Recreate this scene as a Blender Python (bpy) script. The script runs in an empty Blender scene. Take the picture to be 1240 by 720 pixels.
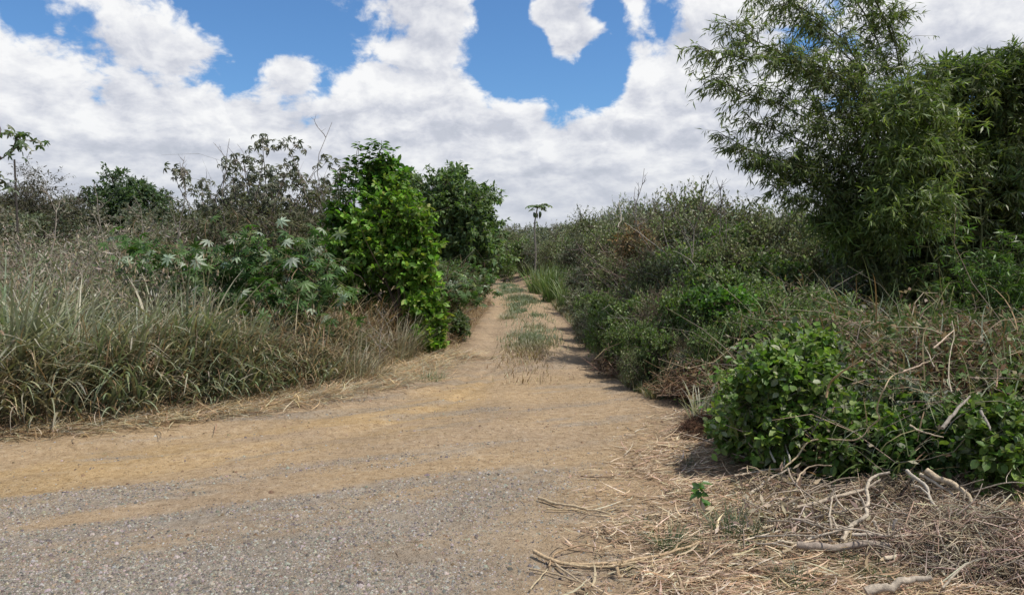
import bpy, math
import numpy as np
from mathutils import Vector

scene = bpy.context.scene
COL = scene.collection
R = math.radians
TAU = 2 * math.pi

# ------------------------------------------------------------------ camera model
CAM_H = 1.6
PITCH = R(3.5)
HFOV = R(66.0)
FPX = 620.0 / math.tan(HFOV / 2)          # focal length in photo pixels (1240 wide)
cp, sp = math.cos(PITCH), math.sin(PITCH)


def ray(px, py):
    a = (px - 620.0) / FPX
    b = -(py - 360.0) / FPX
    return np.array([a, cp + b * sp, -sp + b * cp])


def at(px, py, Y):
    """point on the sight line of a photo pixel at depth Y (world y)"""
    d = ray(px, py)
    return np.array([0, 0, CAM_H]) + d * (Y / d[1])


def gp(px, py, h=0.0):
    """point at height h on the ground under a photo pixel"""
    d = ray(px, py)
    t = (h - CAM_H) / d[2]
    return np.array([0, 0, CAM_H]) + d * t


def zt(py, Y):
    return at(620, py, Y)[2]


def xw(px, Y):
    return at(px, 360, Y)[0]


# ------------------------------------------------------------------ noise
def _h(ix, iy, s):
    n = (ix.astype(np.int64) * 374761393 + iy.astype(np.int64) * 668265263 + s * 974634777) & 0xFFFFFFFF
    n = ((n ^ (n >> 13)) * 1274126177) & 0xFFFFFFFF
    return ((n ^ (n >> 16)) & 0xFFFF) / 65535.0


def vn(x, y, s=0):
    x = np.asarray(x, float); y = np.asarray(y, float)
    ix = np.floor(x); iy = np.floor(y)
    fx = x - ix; fy = y - iy
    fx = fx * fx * (3 - 2 * fx); fy = fy * fy * (3 - 2 * fy)
    a = _h(ix, iy, s); b = _h(ix + 1, iy, s); c = _h(ix, iy + 1, s); d = _h(ix + 1, iy + 1, s)
    return (a + (b - a) * fx) * (1 - fy) + (c + (d - c) * fx) * fy


def fbm(x, y, s=0, o=4):
    v = 0; a = 0.5; t = 0
    for i in range(o):
        v = v + a * vn(np.asarray(x) * 2 ** i + 17.3 * i, np.asarray(y) * 2 ** i - 9.1 * i, s + i)
        t += a; a *= 0.5
    return v / t


def sst(a, b, x):
    t = np.clip((np.asarray(x, float) - a) / (b - a), 0, 1)
    return t * t * (3 - 2 * t)


# ------------------------------------------------------------------ the place: edges of the track
def _edge(pts):
    q = [gp(px, py) for px, py in pts]
    return q


_le = _edge([(0, 530), (200, 507), (330, 487), (420, 470), (500, 437), (545, 428), (578, 385), (596, 360), (604, 350)])
LY = np.array([4.6, 5.3, 6.0] + [p[1] for p in _le] + [40, 48, 70, 140])
LX = np.array([-30, -14, -7.0] + [p[0] for p in _le] + [-1.6, -3.6, -12, -45])
_re = _edge([(1240, 700), (1100, 640), (985, 600), (900, 560), (835, 505), (765, 468), (722, 425), (690, 385), (672, 368)])
RY = np.array([-5, 2.0] + [p[1] for p in _re] + [26, 31, 36, 44, 70, 140])
RX = np.array([3.4, 3.0] + [p[0] for p in _re] + [1.35, 0.9, 0.2, -1.4, -9, -41])


def XL(y):
    return np.interp(y, LY, LX)


def XR(y):
    return np.interp(y, RY, RX)


def track_c(y):
    return np.interp(y, [0, 9, 15, 22, 27, 32, 38, 44, 70, 140], [0.3, 0.32, 0.36, 0.42, 0.30, 0.02, -0.6, -2.3, -10, -43])


def rut_y(x):
    # the wheel path that swings out of the track into the crossing road on the left
    return np.interp(x, [-12, -5, -3.2, -2.1, -1.25, -.7, -.3, .3], [2.6, 4.2, 5.15, 6.05, 7.0, 8.0, 9.4, 14])


def gz(x, y):
    x = np.asarray(x, float); y = np.asarray(y, float)
    z = 0.012 * (fbm(x * 8.5, y * 8.5, 15, 2) - 0.5) + 0.05 * (fbm(x * 0.35, y * 0.35, 5, 3) - 0.5) + 0.018 * (fbm(x * 2.3, y * 2.3, 9, 3) - 0.5)
    dl = XL(y) - x
    dr = x - XR(y)
    z = z + 0.16 * sst(0, 0.9, dl) + 0.22 * sst(0.0, 1.3, dr)
    c = track_c(y)
    far = sst(8.5, 12, y)
    for s in (-0.72, 0.74):
        z = z - 0.05 * far * np.exp(-((x - c - s) / 0.22) ** 2)
    z = z + 0.03 * far * np.exp(-((x - c) / 0.25) ** 2)
    # ruts that swing left into the crossing road
    for o_ in (0.0, 1.15):
        d = (y - rut_y(x) - o_) * .8
        z = z - 0.022 * np.exp(-(d / 0.15) ** 2) * (x < .2) * (y < 12) + .012 * np.exp(-((d - .28) / .12) ** 2) * (x < .2) * (y < 12)
    return z


# ------------------------------------------------------------------ object bookkeeping
def thing(name, label, cat, loc=(0, 0, 0), rotz=0.0, group=None):
    o = bpy.data.objects.new(name, None)
    o.empty_display_size = 0.2
    COL.objects.link(o)
    o.location = tuple(float(v) for v in loc)
    o.rotation_euler = (0, 0, rotz)
    o['label'] = label; o['category'] = cat
    if group: o['group'] = group
    return o


def tag(o, label=None, cat=None, group=None, kind=None):
    if label: o['label'] = label
    if cat: o['category'] = cat
    if group: o['group'] = group
    if kind: o['kind'] = kind
    return o


def dup(root, loc, rotz=0.0, scale=(1, 1, 1), label=None, group=None):
    r = root.copy(); COL.objects.link(r)
    r.location = tuple(float(v) for v in loc); r.rotation_euler = (0, 0, rotz); r.scale = scale
    if label: r['label'] = label
    if group: r['group'] = group
    for ch in list(root.children):
        c = ch.copy(); COL.objects.link(c); c.parent = r
        for g in list(ch.children):
            d = g.copy(); COL.objects.link(d); d.parent = c
    return r


class MB:
    """collects vertices, tri/quad faces and a colour per vertex, then links ONE mesh object"""
    def __init__(self):
        self.v = []; self.f3 = []; self.f4 = []; self.c = []; self.n = 0

    def add(self, v, f, c):
        v = np.asarray(v, float).reshape(-1, 3)
        f = np.asarray(f, np.int64)
        c = np.broadcast_to(np.asarray(c, float), v.shape)
        (self.f4 if f.shape[1] == 4 else self.f3).append(f + self.n)
        self.v.append(v); self.c.append(c); self.n += len(v)

    def build(self, name, mat, parent=None, smooth=False):
        me = bpy.data.meshes.new(name)
        v = np.concatenate(self.v).astype(np.float32); c = np.concatenate(self.c).astype(np.float32)
        f3 = np.concatenate(self.f3) if self.f3 else np.zeros((0, 3), np.int64)
        f4 = np.concatenate(self.f4) if self.f4 else np.zeros((0, 4), np.int64)
        loops = np.concatenate([f3.ravel(), f4.ravel()]).astype(np.int32)
        starts = np.concatenate([np.arange(len(f3)) * 3, len(f3) * 3 + np.arange(len(f4)) * 4]).astype(np.int32)
        me.vertices.add(len(v)); me.vertices.foreach_set('co', v.ravel())
        me.loops.add(len(loops)); me.loops.foreach_set('vertex_index', loops)
        me.polygons.add(len(starts)); me.polygons.foreach_set('loop_start', starts)
        me.update(calc_edges=True)
        a = me.color_attributes.new('Col', 'FLOAT_COLOR', 'POINT')
        a.data.foreach_set('color', np.concatenate([np.clip(c, 0, 1), np.ones((len(c), 1), np.float32)], 1).astype(np.float32).ravel())
        if smooth:
            me.polygons.foreach_set('use_smooth', np.ones(len(starts), bool))
        me.materials.append(mat)
        o = bpy.data.objects.new(name, me); COL.objects.link(o)
        if parent: o.parent = parent
        return o


def nrm(a):
    return a / np.maximum(np.linalg.norm(a, axis=-1, keepdims=True), 1e-9)


def rv(g, n):
    return nrm(g.normal(size=(n, 3)))


def pick(g, pal, n, jit=0.22):
    pal = np.asarray(pal, float)
    c = pal[g.integers(0, len(pal), n)]
    return c * g.uniform(1 - jit, 1 + jit, (n, 1)) * g.uniform(1 - jit * .4, 1 + jit * .4, (n, 3))


def leaves(mb, P, D, N, L, W, C, fold=0.25, diamond=False, curl=0.0):
    """folded leaves; P base, D direction, N face normal"""
    n = len(P)
    D = nrm(D); S = nrm(np.cross(D, N)); U = np.cross(S, D)
    L = np.broadcast_to(np.asarray(L, float), (n,))[:, None]
    W = np.broadcast_to(np.asarray(W, float), (n,))[:, None] * 0.5
    if diamond:
        v = np.stack([P, P + D * L * .45 + S * W + U * W * fold, P + D * L - U * L * curl, P + D * L * .45 - S * W + U * W * fold], 1)
        f = np.arange(n)[:, None] * 4 + np.array([[0, 1, 2, 3]])
        mb.add(v, f, np.repeat(C, 4, 0))
    else:
        v = np.stack([P,
                      P + D * L * .28 + S * W * .9 + U * W * fold,
                      P + D * L * .66 + S * W * .8 + U * (W * fold - L * curl * .4),
                      P + D * L - U * L * curl,
                      P + D * L * .66 - S * W * .8 + U * (W * fold - L * curl * .4),
                      P + D * L * .28 - S * W * .9 + U * W * fold], 1)
        b = np.arange(n)[:, None] * 6
        f = np.concatenate([b + np.array([[0, 1, 2, 3]]), b + np.array([[3, 4, 5, 0]])])
        mb.add(v, f, np.repeat(C, 6, 0))


def blades(mb, g, P, az, L, W, tilt, curv, C, segs=4, tipcol=None, twist=0.6, lat=None):
    n = len(P); az = np.asarray(az, float)
    h = np.stack([np.cos(az), np.sin(az), np.zeros(n)], 1)
    a2 = az + np.pi / 2 + g.uniform(-twist, twist, n)
    s = np.stack([np.cos(a2), np.sin(a2), np.zeros(n)], 1)
    L = np.broadcast_to(L, (n,)); W = np.broadcast_to(W, (n,)); tilt = np.broadcast_to(tilt, (n,)); curv = np.broadcast_to(curv, (n,))
    pos = P.copy(); rows = []; cols = []
    for i in range(segs + 1):
        t = i / segs
        w = (W * (1 - 0.93 * t ** 2.2) * (0.6 + 0.4 * min(1, t * 3)))[:, None] * .5
        rows.append(np.stack([pos - s * w, pos + s * w], 1))
        cc = C if tipcol is None else C * (1 - t) + tipcol * t
        cols.append(np.repeat(cc[:, None, :], 2, 1))
        th = tilt + curv * ((i + .5) / segs) ** 1.4
        st = (L / segs)[:, None]
        if lat is not None:
            az_ = az + lat * t; h = np.stack([np.cos(az_), np.sin(az_), np.zeros(n)], 1)
        pos = pos + st * (np.sin(th)[:, None] * h + np.cos(th)[:, None] * np.array([[0, 0, 1.0]]))
    v = np.stack(rows, 1).reshape(n, -1, 3)                # n, (segs+1)*2, 3
    c = np.stack(cols, 1).reshape(-1, 3)
    m = (segs + 1) * 2
    f = np.concatenate([np.arange(n)[:, None] * m + np.array([[2 * i, 2 * i + 1, 2 * i + 3, 2 * i + 2]]) for i in range(segs)])
    mb.add(v, f, c)


def tubes(mb, pts, rad, C, k=5, cap=False):
    """n tubes of m points each"""
    pts = np.asarray(pts, float); n, m, _ = pts.shape
    rad = np.broadcast_to(rad, (n, m))
    T = nrm(np.gradient(pts, axis=1))
    ref = np.array([0.31, 0.93, 0.19]) * np.ones_like(T)
    S = nrm(np.cross(T, ref)); U = np.cross(S, T)
    a = np.arange(k) * TAU / k
    ring = S[:, :, None, :] * np.cos(a)[None, None, :, None] + U[:, :, None, :] * np.sin(a)[None, None, :, None]
    v = pts[:, :, None, :] + ring * rad[:, :, None, None]
    idx = np.arange(n * m * k).reshape(n, m, k)
    a0 = idx[:, :-1, :]; b0 = idx[:, 1:, :]
    f = np.stack([a0, np.roll(a0, -1, 2), np.roll(b0, -1, 2), b0], -1).reshape(-1, 4)
    C = np.asarray(C, float)
    if C.ndim == 1: cc = np.broadcast_to(C, (n * m * k, 3))
    else: cc = np.repeat(C, m * k, 0)
    mb.add(v, f, cc)
    if cap:
        for e in (0, m - 1):
            c0 = pts[:, e, :]
            ids = idx[:, e, :]
            base = mb.n
            vv = np.concatenate([c0[:, None, :] + (v[:, e] - c0[:, None, :]), c0[:, None, :]], 1)   # own ring + centre
            q = np.arange(k)
            ff = np.stack([q, np.roll(q, -1), np.full(k, k)], 1)[None] + (np.arange(n) * (k + 1))[:, None, None]
            lc = np.clip(np.asarray(C).reshape(-1, 3)[0] * 1.35, 0, 1)
            mb.add(vv, ff.reshape(-1, 3), lc)


def spline(pts, m=14, wob=0.0, g=None):
    p = np.asarray(pts, float)
    if len(p) == 2:
        p = np.stack([p[0], (p[0] + p[1]) / 2, p[1]])
    d = np.concatenate([[0], np.cumsum(np.linalg.norm(np.diff(p, axis=0), axis=1))])
    ext = np.concatenate([[2 * p[0] - p[1]], p, [2 * p[-1] - p[-2]]])
    out = []
    for t in np.linspace(0, d[-1], m):
        i = min(max(np.searchsorted(d, t) - 1, 0), len(p) - 2)
        u = (t - d[i]) / max(d[i + 1] - d[i], 1e-6)
        a, b, c, e = ext[i], ext[i + 1], ext[i + 2], ext[i + 3]
        out.append(.5 * (2 * b + (c - a) * u + (2 * a - 5 * b + 4 * c - e) * u * u + (3 * b - a - 3 * c + e) * u ** 3))
    out = np.array(out)
    if wob and g is not None:
        out[1:-1] += g.normal(size=(m - 2, 3)) * wob
    return out


# ------------------------------------------------------------------ materials
def mat_leaf(name, rough=0.5, trans=0.3, spec=0.4, tcol=(1.0, 1.15, 0.45), scale=9.0):
    m = bpy.data.materials.new(name); m.use_nodes = True
    nt = m.node_tree; N = nt.nodes; N.clear(); L = nt.links
    out = N.new('ShaderNodeOutputMaterial')
    at_ = N.new('ShaderNodeAttribute'); at_.attribute_name = 'Col'
    tc = N.new('ShaderNodeTexCoord')
    nz = N.new('ShaderNodeTexNoise'); nz.inputs['Scale'].default_value = scale; nz.inputs['Detail'].default_value = 3
    L.new(tc.outputs['Object'], nz.inputs['Vector'])
    mr = N.new('ShaderNodeMapRange'); mr.inputs[1].default_value = .3; mr.inputs[2].default_value = .7; mr.inputs[3].default_value = .68; mr.inputs[4].default_value = 1.3
    L.new(nz.outputs['Fac'], mr.inputs['Value'])
    mul = N.new('ShaderNodeMix'); mul.data_type = 'RGBA'; mul.blend_type = 'MULTIPLY'; mul.inputs[0].default_value = 1
    L.new(at_.outputs['Color'], mul.inputs[6]); L.new(mr.outputs[0], mul.inputs[7])
    pb = N.new('ShaderNodeBsdfPrincipled'); pb.inputs['Roughness'].default_value = rough
    pb.inputs['Specular IOR Level'].default_value = spec
    L.new(mul.outputs[2], pb.inputs['Base Color'])
    if trans > 0:
        tr = N.new('ShaderNodeBsdfTranslucent')
        m2 = N.new('ShaderNodeMix'); m2.data_type = 'RGBA'; m2.blend_type = 'MULTIPLY'; m2.inputs[0].default_value = 1
        m2.inputs[7].default_value = (tcol[0] * 1.5, tcol[1] * 1.5, tcol[2] * 1.5, 1)
        L.new(mul.outputs[2], m2.inputs[6]); L.new(m2.outputs[2], tr.inputs['Color'])
        mx = N.new('ShaderNodeMixShader'); mx.inputs[0].default_value = trans
        L.new(pb.outputs[0], mx.inputs[1]); L.new(tr.outputs[0], mx.inputs[2]); L.new(mx.outputs[0], out.inputs['Surface'])
    else:
        L.new(pb.outputs[0], out.inputs['Surface'])
    return m


def mat_bark(name, scale=40.0, bump=0.4, rough=0.85):
    m = bpy.data.materials.new(name); m.use_nodes = True
    nt = m.node_tree; N = nt.nodes; L = nt.links
    pb = N['Principled BSDF']; pb.inputs['Roughness'].default_value = rough; pb.inputs['Specular IOR Level'].default_value = .2
    at_ = N.new('ShaderNodeAttribute'); at_.attribute_name = 'Col'
    tc = N.new('ShaderNodeTexCoord')
    nz = N.new('ShaderNodeTexNoise'); nz.inputs['Scale'].default_value = scale; nz.inputs['Detail'].default_value = 6; nz.inputs['Roughness'].default_value = .65
    L.new(tc.outputs['Object'], nz.inputs['Vector'])
    mr = N.new('ShaderNodeMapRange'); mr.inputs[1].default_value = .3; mr.inputs[2].default_value = .7; mr.inputs[3].default_value = .5; mr.inputs[4].default_value = 1.3
    L.new(nz.outputs['Fac'], mr.inputs['Value'])
    mul = N.new('ShaderNodeMix'); mul.data_type = 'RGBA'; mul.blend_type = 'MULTIPLY'; mul.inputs[0].default_value = 1
    L.new(at_.outputs['Color'], mul.inputs[6]); L.new(mr.outputs[0], mul.inputs[7]); L.new(mul.outputs[2], pb.inputs['Base Color'])
    bp = N.new('ShaderNodeBump'); bp.inputs['Strength'].default_value = bump; bp.inputs['Distance'].default_value = .01
    L.new(nz.outputs['Fac'], bp.inputs['Height']); L.new(bp.outputs[0], pb.inputs['Normal'])
    return m


M_LEAF = mat_leaf('leaf_green', .5, .32, .35)
M_GLOSS = mat_leaf('leaf_glossy', .34, .28, .5)
M_BAMBOO = mat_leaf('leaf_bamboo', .45, .34, .4)
M_DULL = mat_leaf('leaf_dull', .7, .22, .2, tcol=(1, 1.05, .6))
M_GRASS = mat_leaf('grass_blade', .5, .25, .4, tcol=(1, 1.05, .6), scale=4)
M_DRY = mat_leaf('dry_straw', .65, .2, .25, tcol=(1, .9, .6), scale=6)
M_BARK = mat_bark('bark')
M_WOOD = mat_bark('dead_wood', 55, .5, .8)
M_STONE = mat_bark('road_stone', 60, .3, .9)


# ------------------------------------------------------------------ ground
def gravel_mask(X, Y):
    g1 = fbm(X * .55, Y * .55, 31, 4); g2 = fbm((X + .5 * Y) * .7, (Y - .5 * X) * 3.4, 37, 4)   # streaks run along the wheel paths
    lim = np.interp(X, [-30, -6, -4, -3.1, -2, -1.2, -.3, .4, 1.0, 1.8, 3], [4.4, 4.5, 4.75, 4.95, 5.35, 5.75, 6.15, 6.1, 5.8, 5.3, 4])
    a = (lim - Y) + 1.6 * (g1 - .5) + 5.0 * (g2 - .5)
    gr = .25 * sst(-.5, .3, a) + .5 * sst(.0, 1.2, a) + .25 * sst(.9, 2.4, a)
    right = np.interp(Y, [2, 3.4, 4.2, 5, 5.6, 6.5], [-.3, -.25, -.05, .35, 1.0, 1.6])
    return gr * (1 - sst(-.6, .4, X - right + .8 * (g1 - .5)) * .85)


def ground():
    xs_in = np.arange(-8.5, 8.5, .045)
    go = 8.5 * 1.09 ** np.arange(1, 56)
    xs = np.concatenate([-go[::-1], xs_in, go])
    ys = np.concatenate([-30 * 1.3 ** np.arange(8, -1, -1), np.arange(-28, 2.2, 2.0), np.arange(2.3, 13, .042), np.arange(13, 45, .14), 45 * 1.07 ** np.arange(0, 48)])
    X, Y = np.meshgrid(xs, ys)
    Z = gz(X, Y)
    g1 = fbm(X * .55, Y * .55, 31, 4); g2 = fbm((X + .5 * Y) * .7, (Y - .5 * X) * 3.4, 37, 4); g3 = fbm(X * 3.1, Y * 3.1, 41, 4)
    # masks: R gravel, G orange sand, B straw / litter
    gr = gravel_mask(X, Y)
    band = np.exp(-((Y - rut_y(X) - .35) / np.interp(X, [-3, -1.2, -.3], [.85, 1.2, 2.0])) ** 2) * sst(12, 8, Y) * sst(.5, -.4, X)
    inl = sst(0, .5, X - XL(Y) + .7 * (g3 - .5)); inr = sst(-.1, .7, XR(Y) - X + .6 * (g3 - .5))
    orange = band * inl * (X < 1.0) * sst(.3, .55, g2 * .6 + g1 * .4) * 1.15
    orange = np.maximum(orange, (.08 + .34 * sst(.4, .65, g1)) * inl * inr * sst(13, 9, Y))
    orange = np.maximum(orange, .3 * sst(14, 26, Y) * inl * inr)
    # darker stony streaks beside ruts
    streak = sst(.5, .66, g2) * .7 * inl
    gr = np.maximum(gr, streak * .75 * sst(15, 8, Y))
    straw = np.maximum(1 - inl, 1 - inr)
    deb = sst(-.2, .8, X - np.interp(Y, [2, 3.4, 4.5, 5.5, 6.5, 7.5, 9], [.0, .15, .25, .45, .9, 1.3, 1.6]) + .9 * (g3 - .5))
    straw = np.maximum(straw, deb)
    med = np.exp(-((X - track_c(Y) + .05) / .33) ** 2) * sst(9, 12, Y)
    straw = np.maximum(straw, med * .7)
    gr = gr * (1 - .75 * deb) * inl
    C = np.stack([gr, orange, straw], -1).reshape(-1, 3)
    ny, nx = X.shape
    idx = np.arange(nx * ny).reshape(ny, nx)
    F = np.stack([idx[:-1, :-1], idx[:-1, 1:], idx[1:, 1:], idx[1:, :-1]], -1).reshape(-1, 4)
    mb = MB(); mb.add(np.stack([X, Y, Z], -1).reshape(-1, 3), F, C)

    m = bpy.data.materials.new('earth_and_gravel'); m.use_nodes = True
    nt = m.node_tree; N = nt.nodes; L = nt.links
    pb = N['Principled BSDF']; pb.inputs['Roughness'].default_value = .95; pb.inputs['Specular IOR Level'].default_value = .12
    tc = N.new('ShaderNodeTexCoord')
    at_ = N.new('ShaderNodeAttribute'); at_.attribute_name = 'Col'
    sep = N.new('ShaderNodeSeparateColor'); L.new(at_.outputs['Color'], sep.inputs[0])

    def noise(sc, det, ro=.6):
        n = N.new('ShaderNodeTexNoise'); n.inputs['Scale'].default_value = sc; n.inputs['Detail'].default_value = det; n.inputs['Roughness'].default_value = ro
        L.new(tc.outputs['Object'], n.inputs['Vector']); return n.outputs['Fac']

    def ramp(fac, stops):
        r = N.new('ShaderNodeValToRGB'); e = r.color_ramp.elements
        e[0].position, e[0].color = stops[0][0], (*stops[0][1], 1); e[1].position, e[1].color = stops[-1][0], (*stops[-1][1], 1)
        for p, c in stops[1:-1]:
            x = e.new(p); x.color = (*c, 1)
        L.new(fac, r.inputs[0]); return r.outputs[0]

    def mix(f, a, b, mode='MIX'):
        x = N.new('ShaderNodeMix'); x.data_type = 'RGBA'; x.blend_type = mode
        if isinstance(f, float): x.inputs[0].default_value = f
        else: L.new(f, x.inputs[0])
        L.new(a, x.inputs[6]); L.new(b, x.inputs[7]); return x.outputs[2]

    def math_(op, a, b):
        x = N.new('ShaderNodeMath'); x.operation = op; x.use_clamp = False
        for i, q in enumerate((a, b)):
            if isinstance(q, (int, float)): x.inputs[i].default_value = q
            else: L.new(q, x.inputs[i])
        return x.outputs[0]
    n_big = noise(1.1, 5); n_mid = noise(14, 6, .65); n_fine = noise(130, 4, .7); n_peb = noise(48, 2, .5)
    dirt = ramp(n_mid, [(.28, (.225, .165, .107)), (.5, (.335, .252, .166)), (.72, (.42, .328, .23))])
    org = ramp(n_mid, [(.28, (.275, .188, .095)), (.5, (.385, .272, .142)), (.72, (.45, .335, .195))])
    gra = ramp(n_mid, [(.28, (.17, .146, .12)), (.5, (.25, .22, .18)), (.72, (.33, .292, .245))])
    stw = ramp(n_mid, [(.28, (.13, .092, .058)), (.5, (.27, .198, .128)), (.72, (.40, .30, .195))])
    c = mix(sep.outputs[1], dirt, org)
    gf = math_('ADD', sep.outputs[0], math_('MULTIPLY', math_('SUBTRACT', n_mid, .5), .5))
    cl = N.new('ShaderNodeClamp'); L.new(gf, cl.inputs[0])
    c = mix(cl.outputs[0], c, gra)
    sf = math_('ADD', sep.outputs[2], math_('MULTIPLY', math_('SUBTRACT', n_mid, .5), .8))
    cs = N.new('ShaderNodeClamp'); L.new(math_('MULTIPLY', sf, sep.outputs[2]), cs.inputs[0])
    c = mix(cs.outputs[0], c, stw)
    fine = ramp(n_fine, [(.25, (.55, .54, .53)), (.5, (1, 1, 1)), (.75, (1.3, 1.28, 1.25))])
    c = mix(1.0, c, fine, 'MULTIPLY')
    peb = ramp(n_peb, [(.30, (.5, .48, .46)), (.40, (1, 1, 1)), (.7, (1.05, 1.05, 1.05))])
    c = mix(.8, c, peb, 'MULTIPLY')
    big = ramp(n_big, [(.3, (.82, .82, .84)), (.7, (1.12, 1.1, 1.08))])
    c = mix(1.0, c, big, 'MULTIPLY')
    L.new(c, pb.inputs['Base Color'])
    bp = N.new('ShaderNodeBump'); bp.inputs['Strength'].default_value = 1.0; bp.inputs['Distance'].default_value = .022
    hh = math_('ADD', math_('MULTIPLY', n_fine, .5), math_('ADD', math_('MULTIPLY', n_peb, .8), n_mid))
    L.new(hh, bp.inputs['Height']); L.new(bp.outputs[0], pb.inputs['Normal'])
    o = mb.build('ground', m, smooth=True)
    tag(o, 'tan dirt track and gravel road shoulder running through scrubland', 'ground', kind='structure')


ground()


# ------------------------------------------------------------------ stones on the road (uncountable)
def stones():
    g = np.random.default_rng(11)
    n = 330000
    Y = 2.9 + 5.6 * g.random(n) ** 1.35; X = g.uniform(-1, 1, n) * (.75 * Y + .3)
    g2 = fbm((X + .5 * Y) * .7, (Y - .5 * X) * 3.4, 37, 4)
    gr = gravel_mask(X, Y)
    streak = sst(.5, .66, g2)
    p = np.maximum(gr, .16 * streak + .015) * sst(.22, .5, fbm(X * 3.1 + 5, Y * 6.5, 44, 3))
    keep = (g.random(n) < p) & (X > XL(Y) + .15) & (X < XR(Y) + .2)
    X, Y = X[keep], Y[keep]; n = len(X)
    r = g.lognormal(math.log(.0047), .46, n); r = np.clip(r, .0025, .021)
    m = 5200; yc = 3.5 + 10 * g.random(m); xc = g.uniform(-1, 1, m) * .66 * yc
    k = (xc > XL(yc) + .1) & (xc < XR(yc) - .1); xc, yc = xc[k], yc[k]; m = len(xc)
    X = np.concatenate([X, xc]); Y = np.concatenate([Y, yc]); r = np.concatenate([r, np.clip(g.lognormal(math.log(.0055), .55, m), .003, .022)]); n = len(X)
    # a stone: distorted octahedron with a waist
    base = np.array([[1, 0, 0], [0, 1, 0], [-1, 0, 0], [0, -1, 0], [.35, .3, .75], [-.4, .25, .8], [0, -.45, .7]])
    F = np.array([[0, 1, 4], [1, 5, 4], [1, 2, 5], [2, 6, 5], [2, 3, 6], [3, 0, 6], [0, 4, 6], [4, 5, 6]])
    v = base[None] * g.uniform(.65, 1.3, (n, 7, 3))
    a = g.uniform(0, TAU, n); ca, sa = np.cos(a)[:, None], np.sin(a)[:, None]
    vx = v[..., 0] * ca - v[..., 1] * sa; vy = v[..., 0] * sa + v[..., 1] * ca
    z = gz(X, Y)
    v = np.stack([X[:, None] + vx * r[:, None], Y[:, None] + vy * r[:, None], z[:, None] + (v[..., 2] * .9 - .12) * r[:, None]], -1)
    c = pick(g, [(.24, .216, .188), (.15, .136, .122), (.29, .264, .232), (.25, .2, .15), (.30, .275, .243), (.11, .10, .092)], n, .25)
    c[n - m:] = pick(g, [(.17, .115, .07), (.22, .15, .095), (.13, .09, .06), (.27, .2, .13)], m, .2)
    mb = MB(); mb.add(v, (np.arange(n)[:, None, None] * 7 + F[None]).reshape(-1, 3), np.repeat(c, 7, 0))
    tag(mb.build('loose_gravel', M_STONE), 'loose grey gravel chips scattered over the road shoulder', 'gravel', kind='stuff')


stones()


# ------------------------------------------------------------------ plant generators
def crown(fol, tw, g, lobes, ntw, nlf, L, W, pal, droop=.25, nup=.9, jit=.7, diamond=True, tw_r=.004, tw_col=(.12, .09, .06), lobe_var=.25, t0=.25, fold=.25, upb=.15, lobecols=None, out=(.55, 1.12)):
    lobes = np.asarray(lobes, float); m = len(lobes)
    n = m * ntw
    c = np.repeat(lobes[:, :3], ntw, 0); r = np.repeat(lobes[:, 3:6], ntw, 0)
    d = rv(g, n); d[:, 2] += upb; d = nrm(d)
    s = c + d * r * g.uniform(.0, .3, (n, 1))
    e = c + d * r * g.uniform(out[0], out[1], (n, 1))
    mid = (s + e) / 2 + g.normal(size=(n, 3)) * .08 * r
    if tw is not None:
        tubes(tw, np.stack([s, mid, e], 1), np.array([[tw_r, tw_r * .8, tw_r * .35]]), tw_col, 3)
    N = n * nlf
    t = t0 + (1.04 - t0) * g.random((N, 1)) ** .8
    S, Mi, E = (np.repeat(q, nlf, 0) for q in (s, mid, e))
    P = (1 - t) ** 2 * S + 2 * t * (1 - t) * Mi + t * t * E
    D = nrm(E - S) * .55 + rv(g, N) * .85; D[:, 2] -= droop; D = nrm(D)
    Nn = nrm(np.array([[0, 0, nup]]) + rv(g, N) * jit)
    LL = L * g.uniform(.45, 1.3, N)
    C = pick(g, pal, N)
    lf = np.repeat(g.uniform(1 - lobe_var, 1 + lobe_var, m), ntw * nlf)[:, None]
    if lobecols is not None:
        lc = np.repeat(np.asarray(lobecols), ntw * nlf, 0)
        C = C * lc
    leaves(fol, P, D, Nn, LL, LL * W, C * lf, fold, diamond)


def rand_lobes(g, n, w, d, z0, z1, rl, shape=1.0):
    """lobes filling a domed volume; w,d half widths"""
    out = []
    for i in range(n):
        for _ in range(60):
            u = rv(g, 1)[0] * g.random() ** .45
            zz = (u[2] * .5 + .5)
            p = np.array([u[0] * w, u[1] * d, z0 + zz * (z1 - z0)])
            if all(np.linalg.norm((p - q[:3])) > rl * .65 for q in out): break
        rr = rl * g.uniform(.75, 1.3)
        out.append([*p, rr, rr, rr * g.uniform(.7, 1.0)])
    return np.array(out)


def limbs(mb, g, base, targets, r0, r1, col, m=7, wob=.05, k=6, forkz=None):
    base = np.asarray(base, float)
    for tg in targets:
        tg = np.asarray(tg, float)
        hgt = max(tg[2] - base[2], .2)
        b = base + np.array([g.normal() * r0, g.normal() * r0, 0])
        mid = base + (tg - base) * np.array([.28, .28, .55]) + g.normal(size=3) * wob * hgt
        p = spline([b, mid, tg], m, wob * hgt * .18, g)
        tubes(mb, p[None], np.linspace(r0, r1, m)[None], np.asarray(col) * g.uniform(.8, 1.15), k)


BARK = (.13, .10, .075); GREYBARK = (.2, .175, .15); PALE = (.34, .29, .23)


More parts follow.
